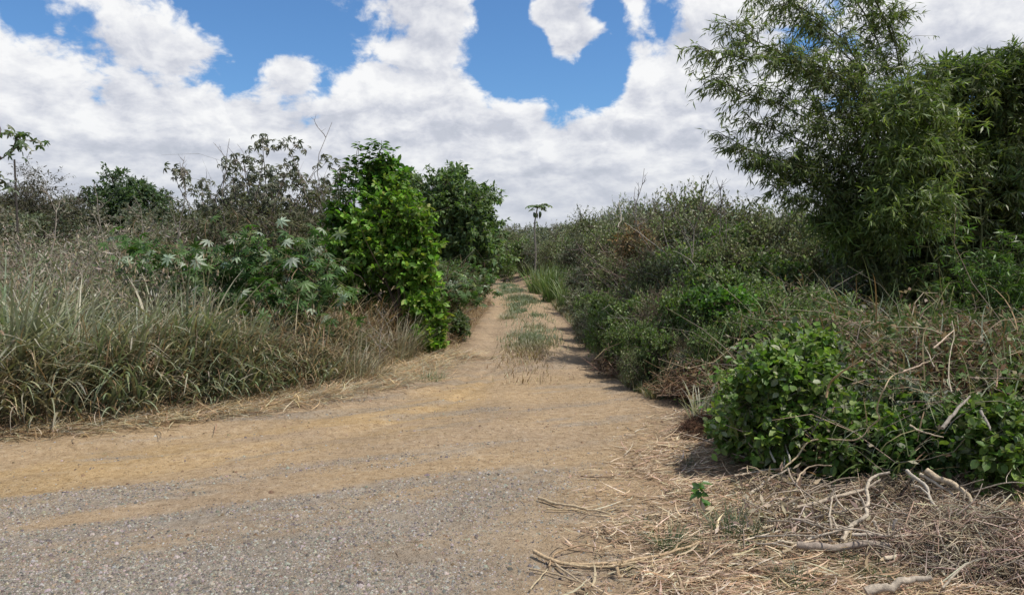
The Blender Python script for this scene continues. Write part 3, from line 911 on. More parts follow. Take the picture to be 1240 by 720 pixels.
# branch of a tree that stands just outside the frame on the left
def corner_tree():
    g = np.random.default_rng(61)
    Y = 10.0; b = P0(-95, Y)
    t = thing('young_tree', 'young tree with lobed leaves reaching in from the left edge', 'tree', b)
    st, fo = MB(), MB()
    bc = (.15, .125, .10)
    f = at(-80, 250, Y) - b
    tubes(st, spline([(0, 0, -.05), f * .5 + np.array([.04, 0, 0]), f], 8)[None], np.linspace(.05, .035, 8)[None], bc, 7)
    tips = []
    for pts in ([(-80, 250), (-30, 215), (0, 192), (20, 175), (28, 171), (42, 171)], [(-30, 215), (-5, 180), (2, 155), (4, 150)], [(-80, 250), (-70, 190), (-50, 140), (-45, 110)], [(0, 192), (-8, 200), (-4, 212), (3, 222)], [(-80, 250), (-130, 190), (-150, 150)], [(10, 183), (18, 168), (25, 162)]):
        p = spline([at(x, y, Y) - b + g.normal(size=3) * .02 for x, y in pts], 10)
        tubes(st, p[None], np.linspace(.016, .005, 10)[None], bc, 5); tips += [p[-1], p[-3], p[-1]]
    tips = np.array(tips)
    n = 80; i = g.integers(0, len(tips), n); a = g.uniform(0, TAU, n); pl = g.uniform(.04, .16, n)
    Cn = tips[i] + np.stack([np.cos(a) * pl, np.sin(a) * pl, g.uniform(-.14, .06, n)], 1)
    Nn = np.stack([np.cos(a) * .6, np.sin(a) * .6, np.full(n, .8)], 1) + g.normal(size=(n, 3)) * .3
    palmate(fo, g, Cn, Nn, .095 * g.uniform(.7, 1.2, n), pick(g, [(.07, .11, .045), (.09, .13, .06), (.05, .08, .03), (.22, .24, .18)], n, .2), 5, .42, .35)
    st.build('trunk', M_BARK, t); fo.build('crown', M_LEAF, t)


corner_tree()

# weedy growth between the green bush and the track, up to the bend
WD = [(.07, .115, .035), (.09, .13, .045), (.11, .125, .06), (.055, .09, .028)]
for i, (px, Y, top, hw, lab) in enumerate([
        (544, 15.0, 318, 22, 'leafy green weed bush right behind the bright green bush'),
        (540, 16.5, 305, 26, 'taller green weed bush between the bright bush and the dark tree'),
        (567, 19.0, 318, 18, 'green weed bush at the track edge before the dark tree'),
        (588, 25.0, 318, 13, 'small dark weed bush where the track bends left'),
        (584, 28.0, 306, 16, 'bushy weeds at the foot of the dark tree by the bend'),
        (556, 13.6, 376, 12, 'low brownish weed tuft on the left edge of the track')]):
    h = zt(top, Y)
    make_shrub('weed_bush', lab, 'bush', P0(px, Y), np.random.default_rng(880 + i), hw / FPX * Y, .5, h, 10, 30, 10, .08, .4, WD, M_LEAF, rl=max(h * .22, .16), dead=14, group='weed bushes on the left edge of the track', z0=0.0, stem_r=.008)

# dead pale twigs in front of the dark hollow
gd = np.random.default_rng(91)
b = gp(455, 452); b[2] = gz(b[0], b[1])
make_dead_tree('dead_shrub', 'pale dead twigs standing before the dark hollow of the bright green bush', b, .75, gd, .55, 14, None, (.36, .32, .27), .009, 'dead shrub', (.12, 0))
b = gp(430, 462); b[2] = gz(b[0], b[1])
make_tussock('dry_grass_clump', 'straw-brown grass clump left of the bright green bush', b, np.random.default_rng(92), 260, .3, .62, .011, [(.38, .3, .18), (.3, .23, .135), (.19, .18, .1), (.15, .17, .09)], TIP, .4, 1.2, cat='dry grass', mat=M_DRY, leanamt=.4)
b = gp(482, 440); b[2] = gz(b[0], b[1])
make_tussock('dry_grass_clump', 'tan dry grass clump leaning at the left foot of the bright green bush', b, np.random.default_rng(93), 240, .25, .75, .011, [(.38, .3, .18), (.3, .23, .135), (.2, .2, .11), (.16, .18, .095)], TIP, .1, .9, cat='dry grass', mat=M_DRY, leanamt=.3)
b = gp(520, 460); b[2] = gz(b[0], b[1])
make_tussock('verge_grass_tuft', 'small olive grass tuft on the dirt below the bright green bush', b, np.random.default_rng(94), 140, .2, .22, .007, G_GREEN, TIP, .1, 1.2, cat='grass tuft', leanamt=.5)

# ================================================================== THE TRACK
def median():
    g = np.random.default_rng(101)
    n = 26000
    Y = 9.2 + 26 * g.random(n) ** 1.3; X = track_c(Y) - .05 + g.normal(0, .24, n)
    pr = sst(.4, .58, fbm(X * 1.5, Y * .8, 55, 3)) * sst(10.5, 13.5, Y) + .05
    k = g.random(n) < pr; X, Y = X[k], Y[k]; n = len(X)
    P = np.stack([X, Y, gz(X, Y) - .005], 1)
    fr = sst(11, 14, Y)[:, None]
    C = pick(g, [(.12, .16, .08), (.155, .19, .11), (.095, .13, .06), (.2, .21, .145)], n, .2) * fr + pick(g, G_DRY, n, .2) * (1 - fr)
    mb = MB(); blades(mb, g, P, g.uniform(0, TAU, n), g.uniform(.05, .16, n), g.uniform(.006, .012, n) * (1 + Y / 40), g.uniform(.1, .8, n), g.uniform(.2, 1.4, n), C, 3)
    tag(mb.build('median_grass', M_GRASS), 'short grey-green grass growing between the two wheel ruts', 'grass', kind='stuff')


median()
for i, (px, py, n, r, h, lab) in enumerate([
        (632, 408, 380, .3, .17, 'grey-green grass tuft in the middle of the track, nearest thick one'),
        (634, 440, 110, .22, .1, 'sparse straw-tipped grass tuft lowest in the middle of the track'),
        (618, 385, 380, .32, .19, 'grass tuft in the middle of the track left of the thick one'),
        (630, 362, 420, .42, .24, 'grass mat in the middle of the track farthest toward the bend'),
        (648, 398, 260, .25, .15, 'grass tuft on the right side of the central strip of the track')]):
    b = gp(px, py); b[2] = gz(b[0], b[1])
    make_tussock('track_grass_tuft', lab, b, np.random.default_rng(110 + i), n, r, h, .008, [(.16, .18, .11), (.2, .215, .14), (.13, .155, .08)] if i != 1 else G_DRY, TIP, 0, 1.2, cat='grass tuft', leanamt=.4, group='grass tufts between the ruts')


# grass on the right shoulder of the track
def right_shoulder():
    g = np.random.default_rng(121)
    n = 16000
    Y = 8.3 + 24 * g.random(n) ** 1.2; X = XR(Y) + np.abs(g.normal(.15, .35, n)) - .08
    n = len(X)
    P = np.stack([X, Y, gz(X, Y) - .01], 1)
    hv = .12 + .38 * sst(0, .6, X - XR(Y))
    C = pick(g, [(.15, .17, .09), (.11, .14, .06), (.2, .2, .12), (.26, .2, .115), (.17, .12, .065)], n, .22)
    mb = MB(); blades(mb, g, P, g.uniform(0, TAU, n), hv * g.uniform(.5, 1.5, n), g.uniform(.006, .013, n) * (1 + Y / 50), g.uniform(.05, .7, n), g.uniform(.2, 1.4, n), C, 4)
    tag(mb.build('shoulder_grass', M_GRASS), 'mixed green and straw grass along the right shoulder of the track', 'grass', kind='stuff')


right_shoulder()

# ================================================================== RIGHT SIDE
# papaya tree
def papaya():
    g = np.random.default_rng(131)
    Y = 36.0; b = P0(646, Y); h = zt(252, Y) - b[2]
    t = thing('papaya_tree', 'slender papaya tree with flat leaf crown standing alone on the skyline', 'tree', b)
    st, fo = MB(), MB()
    p = spline([(0, 0, -.1), (.10, 0, h * .35), (.04, 0, h * .75), (.17, 0, h)], 12)
    tubes(st, p[None], np.linspace(.05, .03, 12)[None], (.2, .18, .155), 8)
    n = 22; a = np.arange(n) * 2.4 + g.normal(0, .4, n); el = g.uniform(-.25, .6, n)
    ln = g.uniform(.2, .62, n)
    D = np.stack([np.cos(a), np.sin(a), el], 1)
    e = p[-1] + nrm(D) * ln[:, None] + np.array([[0, 0, -.0]])
    tubes(st, np.stack([np.repeat(p[-1][None], n, 0), p[-1] * .5 + e * .5 + np.array([[0, 0, .08]]), e], 1), np.array([[.018, .014, .01]]), (.14, .16, .07), 4)
    palmate(fo, g, e, D * np.array([[.3, .3, 0]]) + np.array([[0, 0, 1.0]]), .22 * g.uniform(.6, 1.2, n), pick(g, [(.11, .16, .085), (.13, .18, .095), (.17, .21, .13)], n, .15), 7, .42, .35)  # leaf colours paled to paint in the haze of distance
    # hanging dead leaves and fruit under the crown
    n = 8; a = np.arange(n) * 2.4 + .7
    e = p[-1] + np.stack([np.cos(a) * .2, np.sin(a) * .2, g.uniform(-.5, -.25, n)], 1)
    fr = MB()
    for q in e[:6]:
        q0 = np.array([q[0] * .75 + p[-1][0] * .25, q[1] * .75, p[-1][2] - .25 - .12 * g.random()])
        tubes(fr, spline([q0 + (0, 0, .12), q0, q0 - (0, 0, .14)], 6)[None], np.array([[.015, .04, .05, .045, .03, .01]]), (.06, .10, .03), 7)
    st.build('trunk', M_BARK, t); fo.build('crown', M_LEAF, t); fr.build('fruit', M_GLOSS, t)


papaya()

# reeds (bright green tall grass) at the right of the bend
for i, (px, Y, top, n, r, lab) in enumerate([(672, 24.5, 318, 320, .45, 'bright green reed clump on the right shoulder before the bend'),
                                             (690, 21.5, 336, 220, .35, 'lower reed clump nearer on the right shoulder of the track'),
                                             (655, 29.0, 316, 260, .5, 'small reed clump farthest along the right shoulder by the bend')]):
    b = P0(px, Y)
    make_tussock('reed_clump', lab, b, np.random.default_rng(140 + i), n, r, (zt(top, Y) - b[2]) * 1.05, .03, [(.085, .16, .04), (.11, .18, .06), (.14, .2, .08)], [(.2, .24, .12), (.13, .2, .06)], 0, .7, cat='reeds', leanamt=.2, group='reed clumps on the right shoulder')


# thicket prototypes, copied along the right side
PAL_A = [(.125, .16, .062), (.15, .19, .078), (.095, .122, .048), (.19, .21, .105), (.115, .155, .05), (.3, .31, .2)]      # olive
PAL_B = [(.09, .145, .036), (.115, .175, .048), (.07, .112, .03), (.145, .195, .065), (.09, .15, .034), (.22, .25, .14)]   # darker green
PAL_C = [(.2, .16, .105), (.15, .125, .075), (.11, .135, .06), (.26, .215, .15), (.10, .135, .05), (.13, .15, .07)]      # brown
PAL_D = [(.12, .155, .085), (.15, .18, .11), (.10, .135, .07), (.2, .22, .15), (.3, .31, .24)]     # grey green
protos = []
for i, (pal, nm, L, W, dead, mat, lab) in enumerate([
        (PAL_A, 'olive_thicket_bush', .068, .46, 24, M_DULL, 'small-leaved olive bush in the tangled thicket right of the track'),
        (PAL_B, 'green_thicket_bush', .08, .55, 14, M_LEAF, 'dark green leafy bush in the tangled thicket right of the track'),
        (PAL_C, 'brown_thicket_bush', .05, .35, 70, M_DRY, 'brown dried-out twiggy bush in the tangled thicket right of the track'),
        (PAL_D, 'grey_thicket_bush', .075, .34, 28, M_DULL, 'grey-green wispy bush in the tangled thicket right of the track')]):
    for v in range(2):
        t = make_shrub(nm, lab, 'bush', (0, -300 - i * 5 - v * 2, 0), np.random.default_rng(150 + i * 2 + v), 1.0, .9, 1.6, 26, 42, 8 if i != 2 else 4, L, W, pal, mat, rl=.34, dead=dead, z0=.0, group=lab.split(' in ')[0] + 'es of the right thicket', stem_r=.012, deadcol=PALE if i == 2 else (.26, .23, .19), lobe_var=.35, out=(.45, 1.5))
        protos.append([t, False])


def place_bush(kind, px_or_x, Y, top, hw, g, is_x=False):
    x = px_or_x if is_x else xw(px_or_x, Y)
    z = float(gz(x, Y)); h = max(zt(top, Y) - z, .3)
    w = hw / FPX * Y
    k = kind * 2 + int(g.integers(0, 2))
    s = (w / 1.0, w / 1.0 * g.uniform(.85, 1.15), h / 1.6)
    if not protos[k][1]:
        o = protos[k][0]; protos[k][1] = True
        o.location = (float(x), float(Y), z); o.rotation_euler = (0, 0, g.uniform(0, TAU)); o.scale = s
        return o
    return dup(protos[k][0], (x, Y, z), g.uniform(0, TAU), s)


gR = np.random.default_rng(160)
# (kind, px, depth, top pixel, half width px)
near = [(1, 742, 11.6, 358, 36), (1, 756, 9.9, 388, 26), (1, 782, 9.4, 391, 28), (1, 730, 11.2, 378, 22), (3, 710, 13.0, 380, 18), (1, 775, 10.6, 346, 42), (2, 805, 10.0, 338, 46), (1, 835, 9.5, 336, 44), (1, 858, 9.0, 358, 40), (0, 800, 11.6, 304, 58), (1, 850, 10.6, 298, 55), (2, 822, 8.8, 391, 30), (1, 862, 8.3, 396, 30), (3, 835, 8.4, 426, 24), (1, 905, 8.4, 368, 40), (1, 945, 8.2, 378, 40), (1, 990, 8.6, 371, 44), (1, 1030, 8.8, 366, 44), (1, 890, 9.3, 358, 44), (1, 900, 10.5, 316, 55), (1, 935, 9.6, 346, 50), (0, 960, 9.2, 366, 44), (1, 985, 10.2, 331, 52), (2, 775, 12.8, 335, 45), (1, 730, 14.0, 362, 36), (3, 712, 16.0, 348, 30), (0, 745, 16.0, 318, 42), (2, 790, 14.5, 296, 55), (1, 840, 14.0, 300, 58), (0, 885, 13.5, 298, 58), (1, 935, 13.0, 300, 60), (0, 985, 13.0, 296, 60), (3, 1020, 12.0, 310, 60), (3, 715, 20, 322, 34), (0, 740, 19.5, 288, 45), (2, 775, 18.5, 268, 52), (0, 815, 18.0, 262, 55), (3, 850, 17.5, 258, 55), (1, 890, 17.0, 270, 60), (0, 930, 16.5, 262, 60), (3, 970, 16.0, 262, 60), (1, 1010, 15.5, 268, 60), (0, 735, 25, 272, 40), (3, 765, 24, 252, 48), (2, 795, 23.5, 248, 50), (0, 830, 23, 240, 55), (2, 860, 22, 240, 52), (0, 900, 22, 250, 55), (3, 945, 21, 252, 60), (0, 990, 20, 252, 60), (3, 700, 27, 290, 32), (1, 690, 31, 296, 28), (0, 715, 32, 268, 36), (3, 745, 31, 256, 40), (0, 775, 30, 248, 44), (0, 675, 34, 292, 26), (3, 655, 38, 298, 24), (1, 632, 40, 300, 22), (0, 615, 44, 292, 24), (1, 610, 36, 318, 16), (1, 800, 9.0, 382, 34), (1, 905, 9.6, 345, 48), (1, 960, 9.0, 362, 46), (1, 1010, 9.3, 352, 48), (1, 935, 7.9, 402, 34), (1, 985, 7.8, 405, 36), (0, 765, 8.9, 428, 20)]
for kind, px, Y, top, hw in near:
    place_bush(kind, px, Y, top - (14 if Y > 12 else 4) + gR.uniform(-7, 5), hw * 1.05, gR)

# particular bushes in the thicket
g = np.random.default_rng(170)
make_shrub('rusty_bush', 'rust-brown withered bush amid the green thicket right of the track', 'bush', P0(772, 15.2), g, .62, .5, zt(272, 15.2), 13, 30, 8, .07, .4, [(.2, .12, .055), (.15, .11, .05), (.24, .17, .08), (.10, .105, .045), (.12, .12, .06)], M_DRY, rl=.28, dead=30, z0=.45)
g = np.random.default_rng(171)
make_shrub('creeper_mound', 'bright green creeper patch draped on the brown brush right of the track', 'creeper', P0(868, 9.0), g, .42, .35, zt(360, 9.0), 9, 34, 10, .06, .65, [(.07, .15, .025), (.09, .18, .035), (.055, .115, .02)], M_LEAF, rl=.2, z0=.55, dead=5)
for i, (px, Y, top, sp_, nb, lean, lab) in enumerate([
        (826, 13.5, 206, 1.1, 9, .5, 'large forked bare sapling rising highest above the right thicket'),
        (795, 14.5, 204, .8, 7, -.25, 'bare sapling with twiggy fork leaning left above the right thicket'),
        (768, 15.5, 226, .6, 6, 0, 'short bare sapling at the left end of the bare stems over the right thicket'),
        (806, 16, 222, .6, 6, .1, 'thin bare sapling between the two forked ones over the right thicket'),
        (858, 14.5, 214, .6, 6, .1, 'bare upright sapling right of the large forked one'),
        (873, 13.8, 218, .6, 6, 0, 'rightmost bare sapling over the thicket, beside the bamboo tips')]):
    b = P0(px, Y)
    make_dead_tree('dead_sapling', lab, b, zt(top, Y) - b[2], np.random.default_rng(172 + i), sp_, nb, 'bare dead saplings over the right thicket', (.17, .15, .13), .018, lean=(lean, 0))
for i, (pts, lab) in enumerate([
        ([(757, 270), (775, 283), (792, 296), (805, 305)], 'pale leaning dead stem in the middle of the right thicket'),
        ([(815, 304), (833, 312), (848, 330), (860, 350)], 'pale broken dead stem right of the rusty withered bush'),
        ([(749, 245), (752, 262), (748, 275)], 'short pale upright dead stem at the left of the right thicket top')]):
    g = np.random.default_rng(185 + i); Y = 13.2
    q = np.array([at(x, y, Y - .25 * k) for k, (x, y) in enumerate(pts)]); b = q[-1].copy()
    mb = MB(); p = spline(q - b, 12, .008, g); tubes(mb, p[None], np.linspace(.005, .009, 12)[None], (.36, .32, .265), 6, cap=True)
    o = mb.build('fallen_branch', M_WOOD); o.location = tuple(b); tag(o, lab, 'dead stem')


# far scrub: beyond about 38 m it reads as one mass
def far_scrub():
    g = np.random.default_rng(190)
    fo = MB()
    lobes = []; cols = []
    pal = np.array([(.125, .145, .09), (.11, .135, .085), (.155, .15, .11), (.135, .155, .105)])  # greyed, lightened leaf colours stand in for distance haze
    for i in range(330):
        Y = 40 * (150 / 40) ** g.random(); px = g.uniform(560, 1050)
        x = xw_v(px, Y)
        if x < XR(Y) + .6 and x > XL(Y) - .6: continue
        top = 264 + 6 * g.random() + np.interp(px, [560, 640, 740, 900], [10, 2, -2, -10]) + 8 * (Y < 55) * g.random()
        h = zt(top, Y)
        for k in range(5):
            r = h * g.uniform(.16, .26)
            lobes.append([x + g.normal() * h * .35, Y + g.normal() * .6, max(h * g.uniform(.15, .95) - r * .6, .3), r, r, r * .9]); cols.append(pal[g.integers(0, 4)])
    for i in range(240):                                    # left far scrub
        Y = 34 * (110 / 34) ** g.random(); px = g.uniform(-80, 610)
        x = xw_v(px, Y)
        if x > XL(Y) - 1.0: continue
        top = np.interp(px, [-80, 100, 200, 260, 420, 560, 610], [226, 225, 232, 240, 236, 240, 262]) + 14 * g.random()
        h = zt(top, Y)
        for k in range(5):
            r = h * g.uniform(.14, .24)
            lobes.append([x + g.normal() * h * .3, Y + g.normal() * .6, max(h * g.uniform(.1, .95) - r * .6, .3), r, r, r * .9]); cols.append(pal[g.integers(0, 4)] * .92)
    crown(fo, None, g, np.array(lobes), 26, 9, .17, .5, [(1, 1, 1)], .25, .8, .9, True, lobecols=np.array(cols), lobe_var=.3, t0=.15)
    tag(fo.build('far_scrub', M_DULL), 'distant grey-green scrub merging into one mass along the horizon', 'scrub', kind='stuff')


far_scrub()


# ground cover of low weeds inside the thickets so no bare earth shows
def undergrowth():
    g = np.random.default_rng(195)
    fo = MB()
    n = 60000
    Y = 6.2 + 30 * g.random(n) ** 1.5; px = g.uniform(690, 1400, n); X = xw_v(px, Y)
    k = X > XR(Y) + .25; X, Y = X[k], Y[k]; n = len(X)
    Z = gz(X, Y) + g.random(n) ** 1.5 * np.minimum(.15 + .5 * (X - XR(Y)), .7)
    C = pick(g, [(.06, .085, .03), (.08, .10, .045), (.13, .10, .06), (.17, .125, .075), (.10, .08, .05)], n, .25)
    leaves(fo, np.stack([X, Y, Z], 1), rv(g, n) + np.array([[0, 0, .1]]), rv(g, n) + np.array([[0, 0, .8]]), g.uniform(.05, .15, n), g.uniform(.015, .045, n), C, .2, True)
    tag(fo.build('undergrowth', M_DULL), 'low tangled weeds covering the ground under the right thicket', 'undergrowth', kind='stuff')


undergrowth()


def bank_weeds():
    # grasses, runners and withered leaves growing through the bushes of the near right bank
    g = np.random.default_rng(197)
    n = 2600
    Y = 4.7 + 7.5 * g.random(n) ** 1.2; X = XR(Y) + .15 + 2.6 * g.random(n) ** 1.2
    k = X < .75 * Y; X, Y = X[k], Y[k]; n = len(X)
    top = np.clip(.25 + .75 * (X - XR(Y)), .2, 1.0) * (.5 + fbm(X * 1.4, Y * 1.4, 88, 3))
    P = np.stack([X, Y, gz(X, Y) + top * g.random(n) ** .7 * .8], 1)
    mb = MB()
    C = pick(g, [(.09, .14, .045), (.12, .16, .065), (.08, .12, .04), (.2, .18, .1), (.22, .15, .085), (.24, .26, .18)], n, .22)
    blades(mb, g, P, g.uniform(0, TAU, n), g.uniform(.15, .55, n), g.uniform(.005, .014, n), g.uniform(.1, 1.5, n), g.uniform(.2, 2.0, n), C, 5, lat=g.normal(0, .6, n))
    m = 420; i = g.integers(0, n, m)
    a = g.uniform(0, TAU, m); ln = g.uniform(.25, .8, m)
    b0 = P[i]; D = np.stack([np.cos(a), np.sin(a), g.normal(.15, .35, m)], 1) * ln[:, None]
    cv = g.normal(size=(m, 3)) * .1 * ln[:, None]
    pts = np.stack([b0, b0 + D * .3 + cv, b0 + D * .65 + cv * 1.2, b0 + D], 1)
    tubes(mb, pts, np.array([[1, .9, .7, .4]]) * g.uniform(.0018, .0045, (m, 1)), pick(g, [(.34, .28, .21), (.25, .2, .15), (.4, .32, .22)], m, .2), 4)
    m = 7000; i = g.integers(0, n, m)
    leaves(mb, P[i] + g.normal(size=(m, 3)) * .1, rv(g, m), rv(g, m) + np.array([[0, 0, .4]]), g.uniform(.025, .08, m), g.uniform(.012, .04, m), pick(g, [(.2, .14, .08), (.10, .15, .045), (.08, .13, .035), (.3, .26, .18), (.07, .12, .03)], m, .25), .3, True)
    tag(mb.build('bank_weeds', M_DRY), 'withered grass and runners growing through the right bank', 'weeds', kind='stuff')


bank_weeds()


# ------------------------------------------------------------------ bamboo
def make_bamboo(name, label, loc, g, culms, dens, leafL, pal, inner=0, inner_lobes=None, droop=.55, lc=None, skirts=None):
    """culms: list of (base xy, list of points above) in local space"""
    t = thing(name, label, 'bamboo', loc)
    fo = MB()
    for ci, (pts, r0, d0, dn, bl) in enumerate(culms):
        p = spline(pts, 26, .012, g)
        cm = MB()
        rr = np.linspace(r0, r0 * .22, 26); rr[::2] *= 1.08
        tubes(cm, p[None], rr[None], np.array([.10, .115, .05]) * g.uniform(.75, 1.2), 6)
        tg = nrm(np.gradient(p, axis=0))
        nb = int(dens * dn)
        u = d0 + (1 - d0) * g.random(nb) ** .85
        k = np.clip((u * 25).astype(int), 0, 24); f = (u * 25 - k)[:, None]
        q = p[k] * (1 - f) + p[k + 1] * f
        a = rv(g, nb); D = nrm(a * np.array([[1, 1, .55]]) + tg[k] * .55)
        ln = bl * g.uniform(.4, 1.1, nb) * (1.1 - .55 * u)
        e = q + D * ln[:, None]; e[:, 2] -= droop * .35 * ln
        mid = (q + e) / 2; mid[:, 2] += .12 * ln
        tubes(cm, np.stack([q, mid, e], 1), np.array([[.005, .0035, .0015]]), (.12, .12, .055), 3)
        cm.build('culm', M_BARK, t)
        nl = 13
        N = nb * nl
        tt = .25 + .8 * g.random((N, 1))
        Q, Mi, E = (np.repeat(z, nl, 0) for z in (q, mid, e))
        P = (1 - tt) ** 2 * Q + 2 * tt * (1 - tt) * Mi + tt * tt * E
        # small fans: cluster offset
        Dl = nrm(E - Q) * .5 + rv(g, N) * .75; Dl[:, 2] -= droop
        L = leafL * g.uniform(.55, 1.25, N)
        Nn = rv(g, N) * .8 + np.array([[0, 0, .6]])
        cb = np.repeat(g.uniform(.75, 1.25, (nb, 1)), nl, 0)
        leaves(fo, P, Dl, Nn, L, L * .15, pick(g, pal, N, .25) * cb, .2, True, .1)
    if skirts is not None:
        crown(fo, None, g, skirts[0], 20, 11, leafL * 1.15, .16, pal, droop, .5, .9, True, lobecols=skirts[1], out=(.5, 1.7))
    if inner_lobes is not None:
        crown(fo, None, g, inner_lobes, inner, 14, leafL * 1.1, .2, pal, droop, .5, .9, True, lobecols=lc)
    fo.build('foliage', M_BAMBOO, t)
    return t


def big_bamboo():
    g = np.random.default_rng(201)
    Y = 11.5
    b = np.array([xw(1165, Y), Y, 0.0]); b[2] = gz(b[0], b[1])
    culms = []
    # arching culms given by rough sight positions: base px, tip px/py, depth of the tip, first leafy fraction
    def add(bx, mx, my, tx, ty, dY, r=.022, d0=.35, dn=1.0, bl=.75, dy0=0):
        p0 = np.array([xw(bx, Y + dy0) - b[0], dy0 + g.normal() * .15, -.05])
        p1 = at(mx, my, Y + dY * .5) - b
        p2 = at(tx, ty, Y + dY) - b
        pm = (p0 + p1) / 2 + g.normal(size=3) * .06; pm[0] = p0[0] * .6 + p1[0] * .4
        culms.append((np.stack([p0, pm, p1, p2]), r, d0, dn, bl))
    # wide arch to the left, sky showing through
    add(1100, 1015, 120, 880, 30, -.6, d0=.40, dn=2.0, bl=.85)
    add(1110, 1000, 160, 862, 95, -.8, d0=.42, dn=1.9, bl=.85)
    add(1105, 1030, 60, 900, -30, -.3, d0=.45, dn=1.9, bl=.85)
    add(1095, 990, 215, 890, 178, -.8, d0=.5, dn=.6, bl=.6)
    add(1090, 1010, 200, 905, 140, -.4, d0=.40, dn=1.3, bl=.75)
    add(1100, 1040, 90, 930, -20, .2, d0=.42, dn=1.8, bl=.85)
    add(1085, 1010, 262, 935, 225, -.5, d0=.35, dn=1.0, bl=.55)
    add(1125, 1060, 40, 965, -80, .4, d0=.4, dn=1.8, bl=.85)
    add(1120, 1050, 130, 940, 60, .5, d0=.36, dn=1.9, bl=.8)
    add(1130, 1075, 30, 1005, -90, .2, d0=.4, dn=1.6, bl=.8)
    add(1140, 1090, 70, 1040, -40, .3, d0=.4, dn=1.3)
    add(1100, 1040, 180, 950, 115, .3, d0=.32, dn=1.9, bl=.75)
    add(1095, 1035, 240, 960, 190, .0, d0=.3, dn=1.4, bl=.65)
    add(1090, 1030, 290, 985, 262, .0, d0=.25, dn=1.3, bl=.55)
    add(1090, 1000, 235, 878, 165, -.6, d0=.45, dn=1.1, bl=.7)
    add(1100, 1020, 210, 915, 200, -.3, d0=.4, dn=1.1, bl=.65)
    add(1110, 1030, 100, 850, 60, -.9, d0=.5, dn=1.5, bl=.8)
    # dense core
    for k in range(36):
        bx = g.uniform(1075, 1340); lean = g.normal(0, 50) - 14
        top = np.interp(bx + lean, [1040, 1100, 1180, 1260, 1380], [190, 60, 65, 40, 60]) + g.uniform(0, 120)
        add(bx, bx + lean * .45, (top + 300) / 2, bx + lean + g.normal(0, 25), top, g.normal(0, .6), r=.02, d0=.15, dn=1.25, bl=.6, dy0=g.uniform(-.5, .7))
    lob = []; lc = []; sk = []; skc = []
    for k in range(230):                                     # body of the clump, behind an overhang; shade painted into leaf colour, darkest low down
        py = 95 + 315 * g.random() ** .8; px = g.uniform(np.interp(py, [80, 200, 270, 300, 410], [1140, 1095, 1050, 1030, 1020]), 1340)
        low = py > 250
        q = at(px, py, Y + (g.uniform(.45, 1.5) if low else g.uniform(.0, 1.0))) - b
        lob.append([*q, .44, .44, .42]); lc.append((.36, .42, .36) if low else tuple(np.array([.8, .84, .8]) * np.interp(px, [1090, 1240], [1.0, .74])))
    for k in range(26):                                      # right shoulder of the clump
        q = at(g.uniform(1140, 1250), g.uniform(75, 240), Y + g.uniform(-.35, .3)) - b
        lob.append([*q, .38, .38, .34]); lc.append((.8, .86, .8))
    for k in range(36):                                      # outer skirts, sunlit tone painted into their leaf colour
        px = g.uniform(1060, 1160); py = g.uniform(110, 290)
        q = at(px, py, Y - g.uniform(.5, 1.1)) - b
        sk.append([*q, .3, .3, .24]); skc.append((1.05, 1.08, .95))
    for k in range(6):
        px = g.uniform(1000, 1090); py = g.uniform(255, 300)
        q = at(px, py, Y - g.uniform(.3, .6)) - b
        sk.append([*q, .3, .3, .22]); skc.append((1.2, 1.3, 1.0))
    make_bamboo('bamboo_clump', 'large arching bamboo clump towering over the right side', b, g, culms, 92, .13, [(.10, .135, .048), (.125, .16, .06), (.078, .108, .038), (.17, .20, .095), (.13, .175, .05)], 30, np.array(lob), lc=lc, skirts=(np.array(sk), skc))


big_bamboo()


def small_bamboo():
    # low bright bamboo growth at the right edge and at the foot of the clump
    for i, (px, Y, w, top, nc, lab) in enumerate([
            (1222, 9.4, .42, 262, 16, 'low bright green young bamboo at the right frame edge before the big clump'),
            (1150, 9.0, .5, 372, 18, 'short bright bamboo shoots sprouting at the shaded foot of the big clump'),
            (1060, 9.6, .4, 372, 10, 'short dull bamboo shoots at the left foot of the big clump')]):
        g = np.random.default_rng(210 + i)
        b = P0(px, Y); h = zt(top, Y) - b[2]
        cu = []
        for k in range(nc):
            a = g.uniform(0, TAU); q = g.random() ** .5 * w
            p0 = np.array([math.cos(a) * q, math.sin(a) * q, -.03])
            e = p0 + np.array([g.normal() * .25, g.normal() * .25, h * g.uniform(.6, 1.0)])
            cu.append((np.stack([p0, (p0 + e) / 2 + np.array([0, 0, .08]), e]), .008, .1, 1.0, .38))
        make_bamboo('young_bamboo', lab, b, g, cu, 22, .11, [(.075, .14, .03), (.095, .165, .04), (.06, .11, .025)] if i < 2 else [(.06, .095, .03), (.075, .11, .04)])


small_bamboo()


# ------------------------------------------------------------------ broad-leaved bushes, right foreground
def broad_bush(name, label, px, Y, hw, top, g, nl, pal, L=.062, z0=.0, rl=.17, depth=None, group=None, ntw=30, dead=22):
    b = P0(px, Y); h = zt(top, Y) - b[2]
    w = hw / FPX * Y
    return make_shrub(name, label, 'bush', b, g, w, depth or w * .8, h, int(nl * 1.5), ntw, 10, L, .68, pal, M_LEAF, .35, z0, rl, 8, (.11, .10, .06), dead, group, diamond=False, stem_r=.008, lobe_var=.3, tw_r=.003, out=(.4, 1.75))


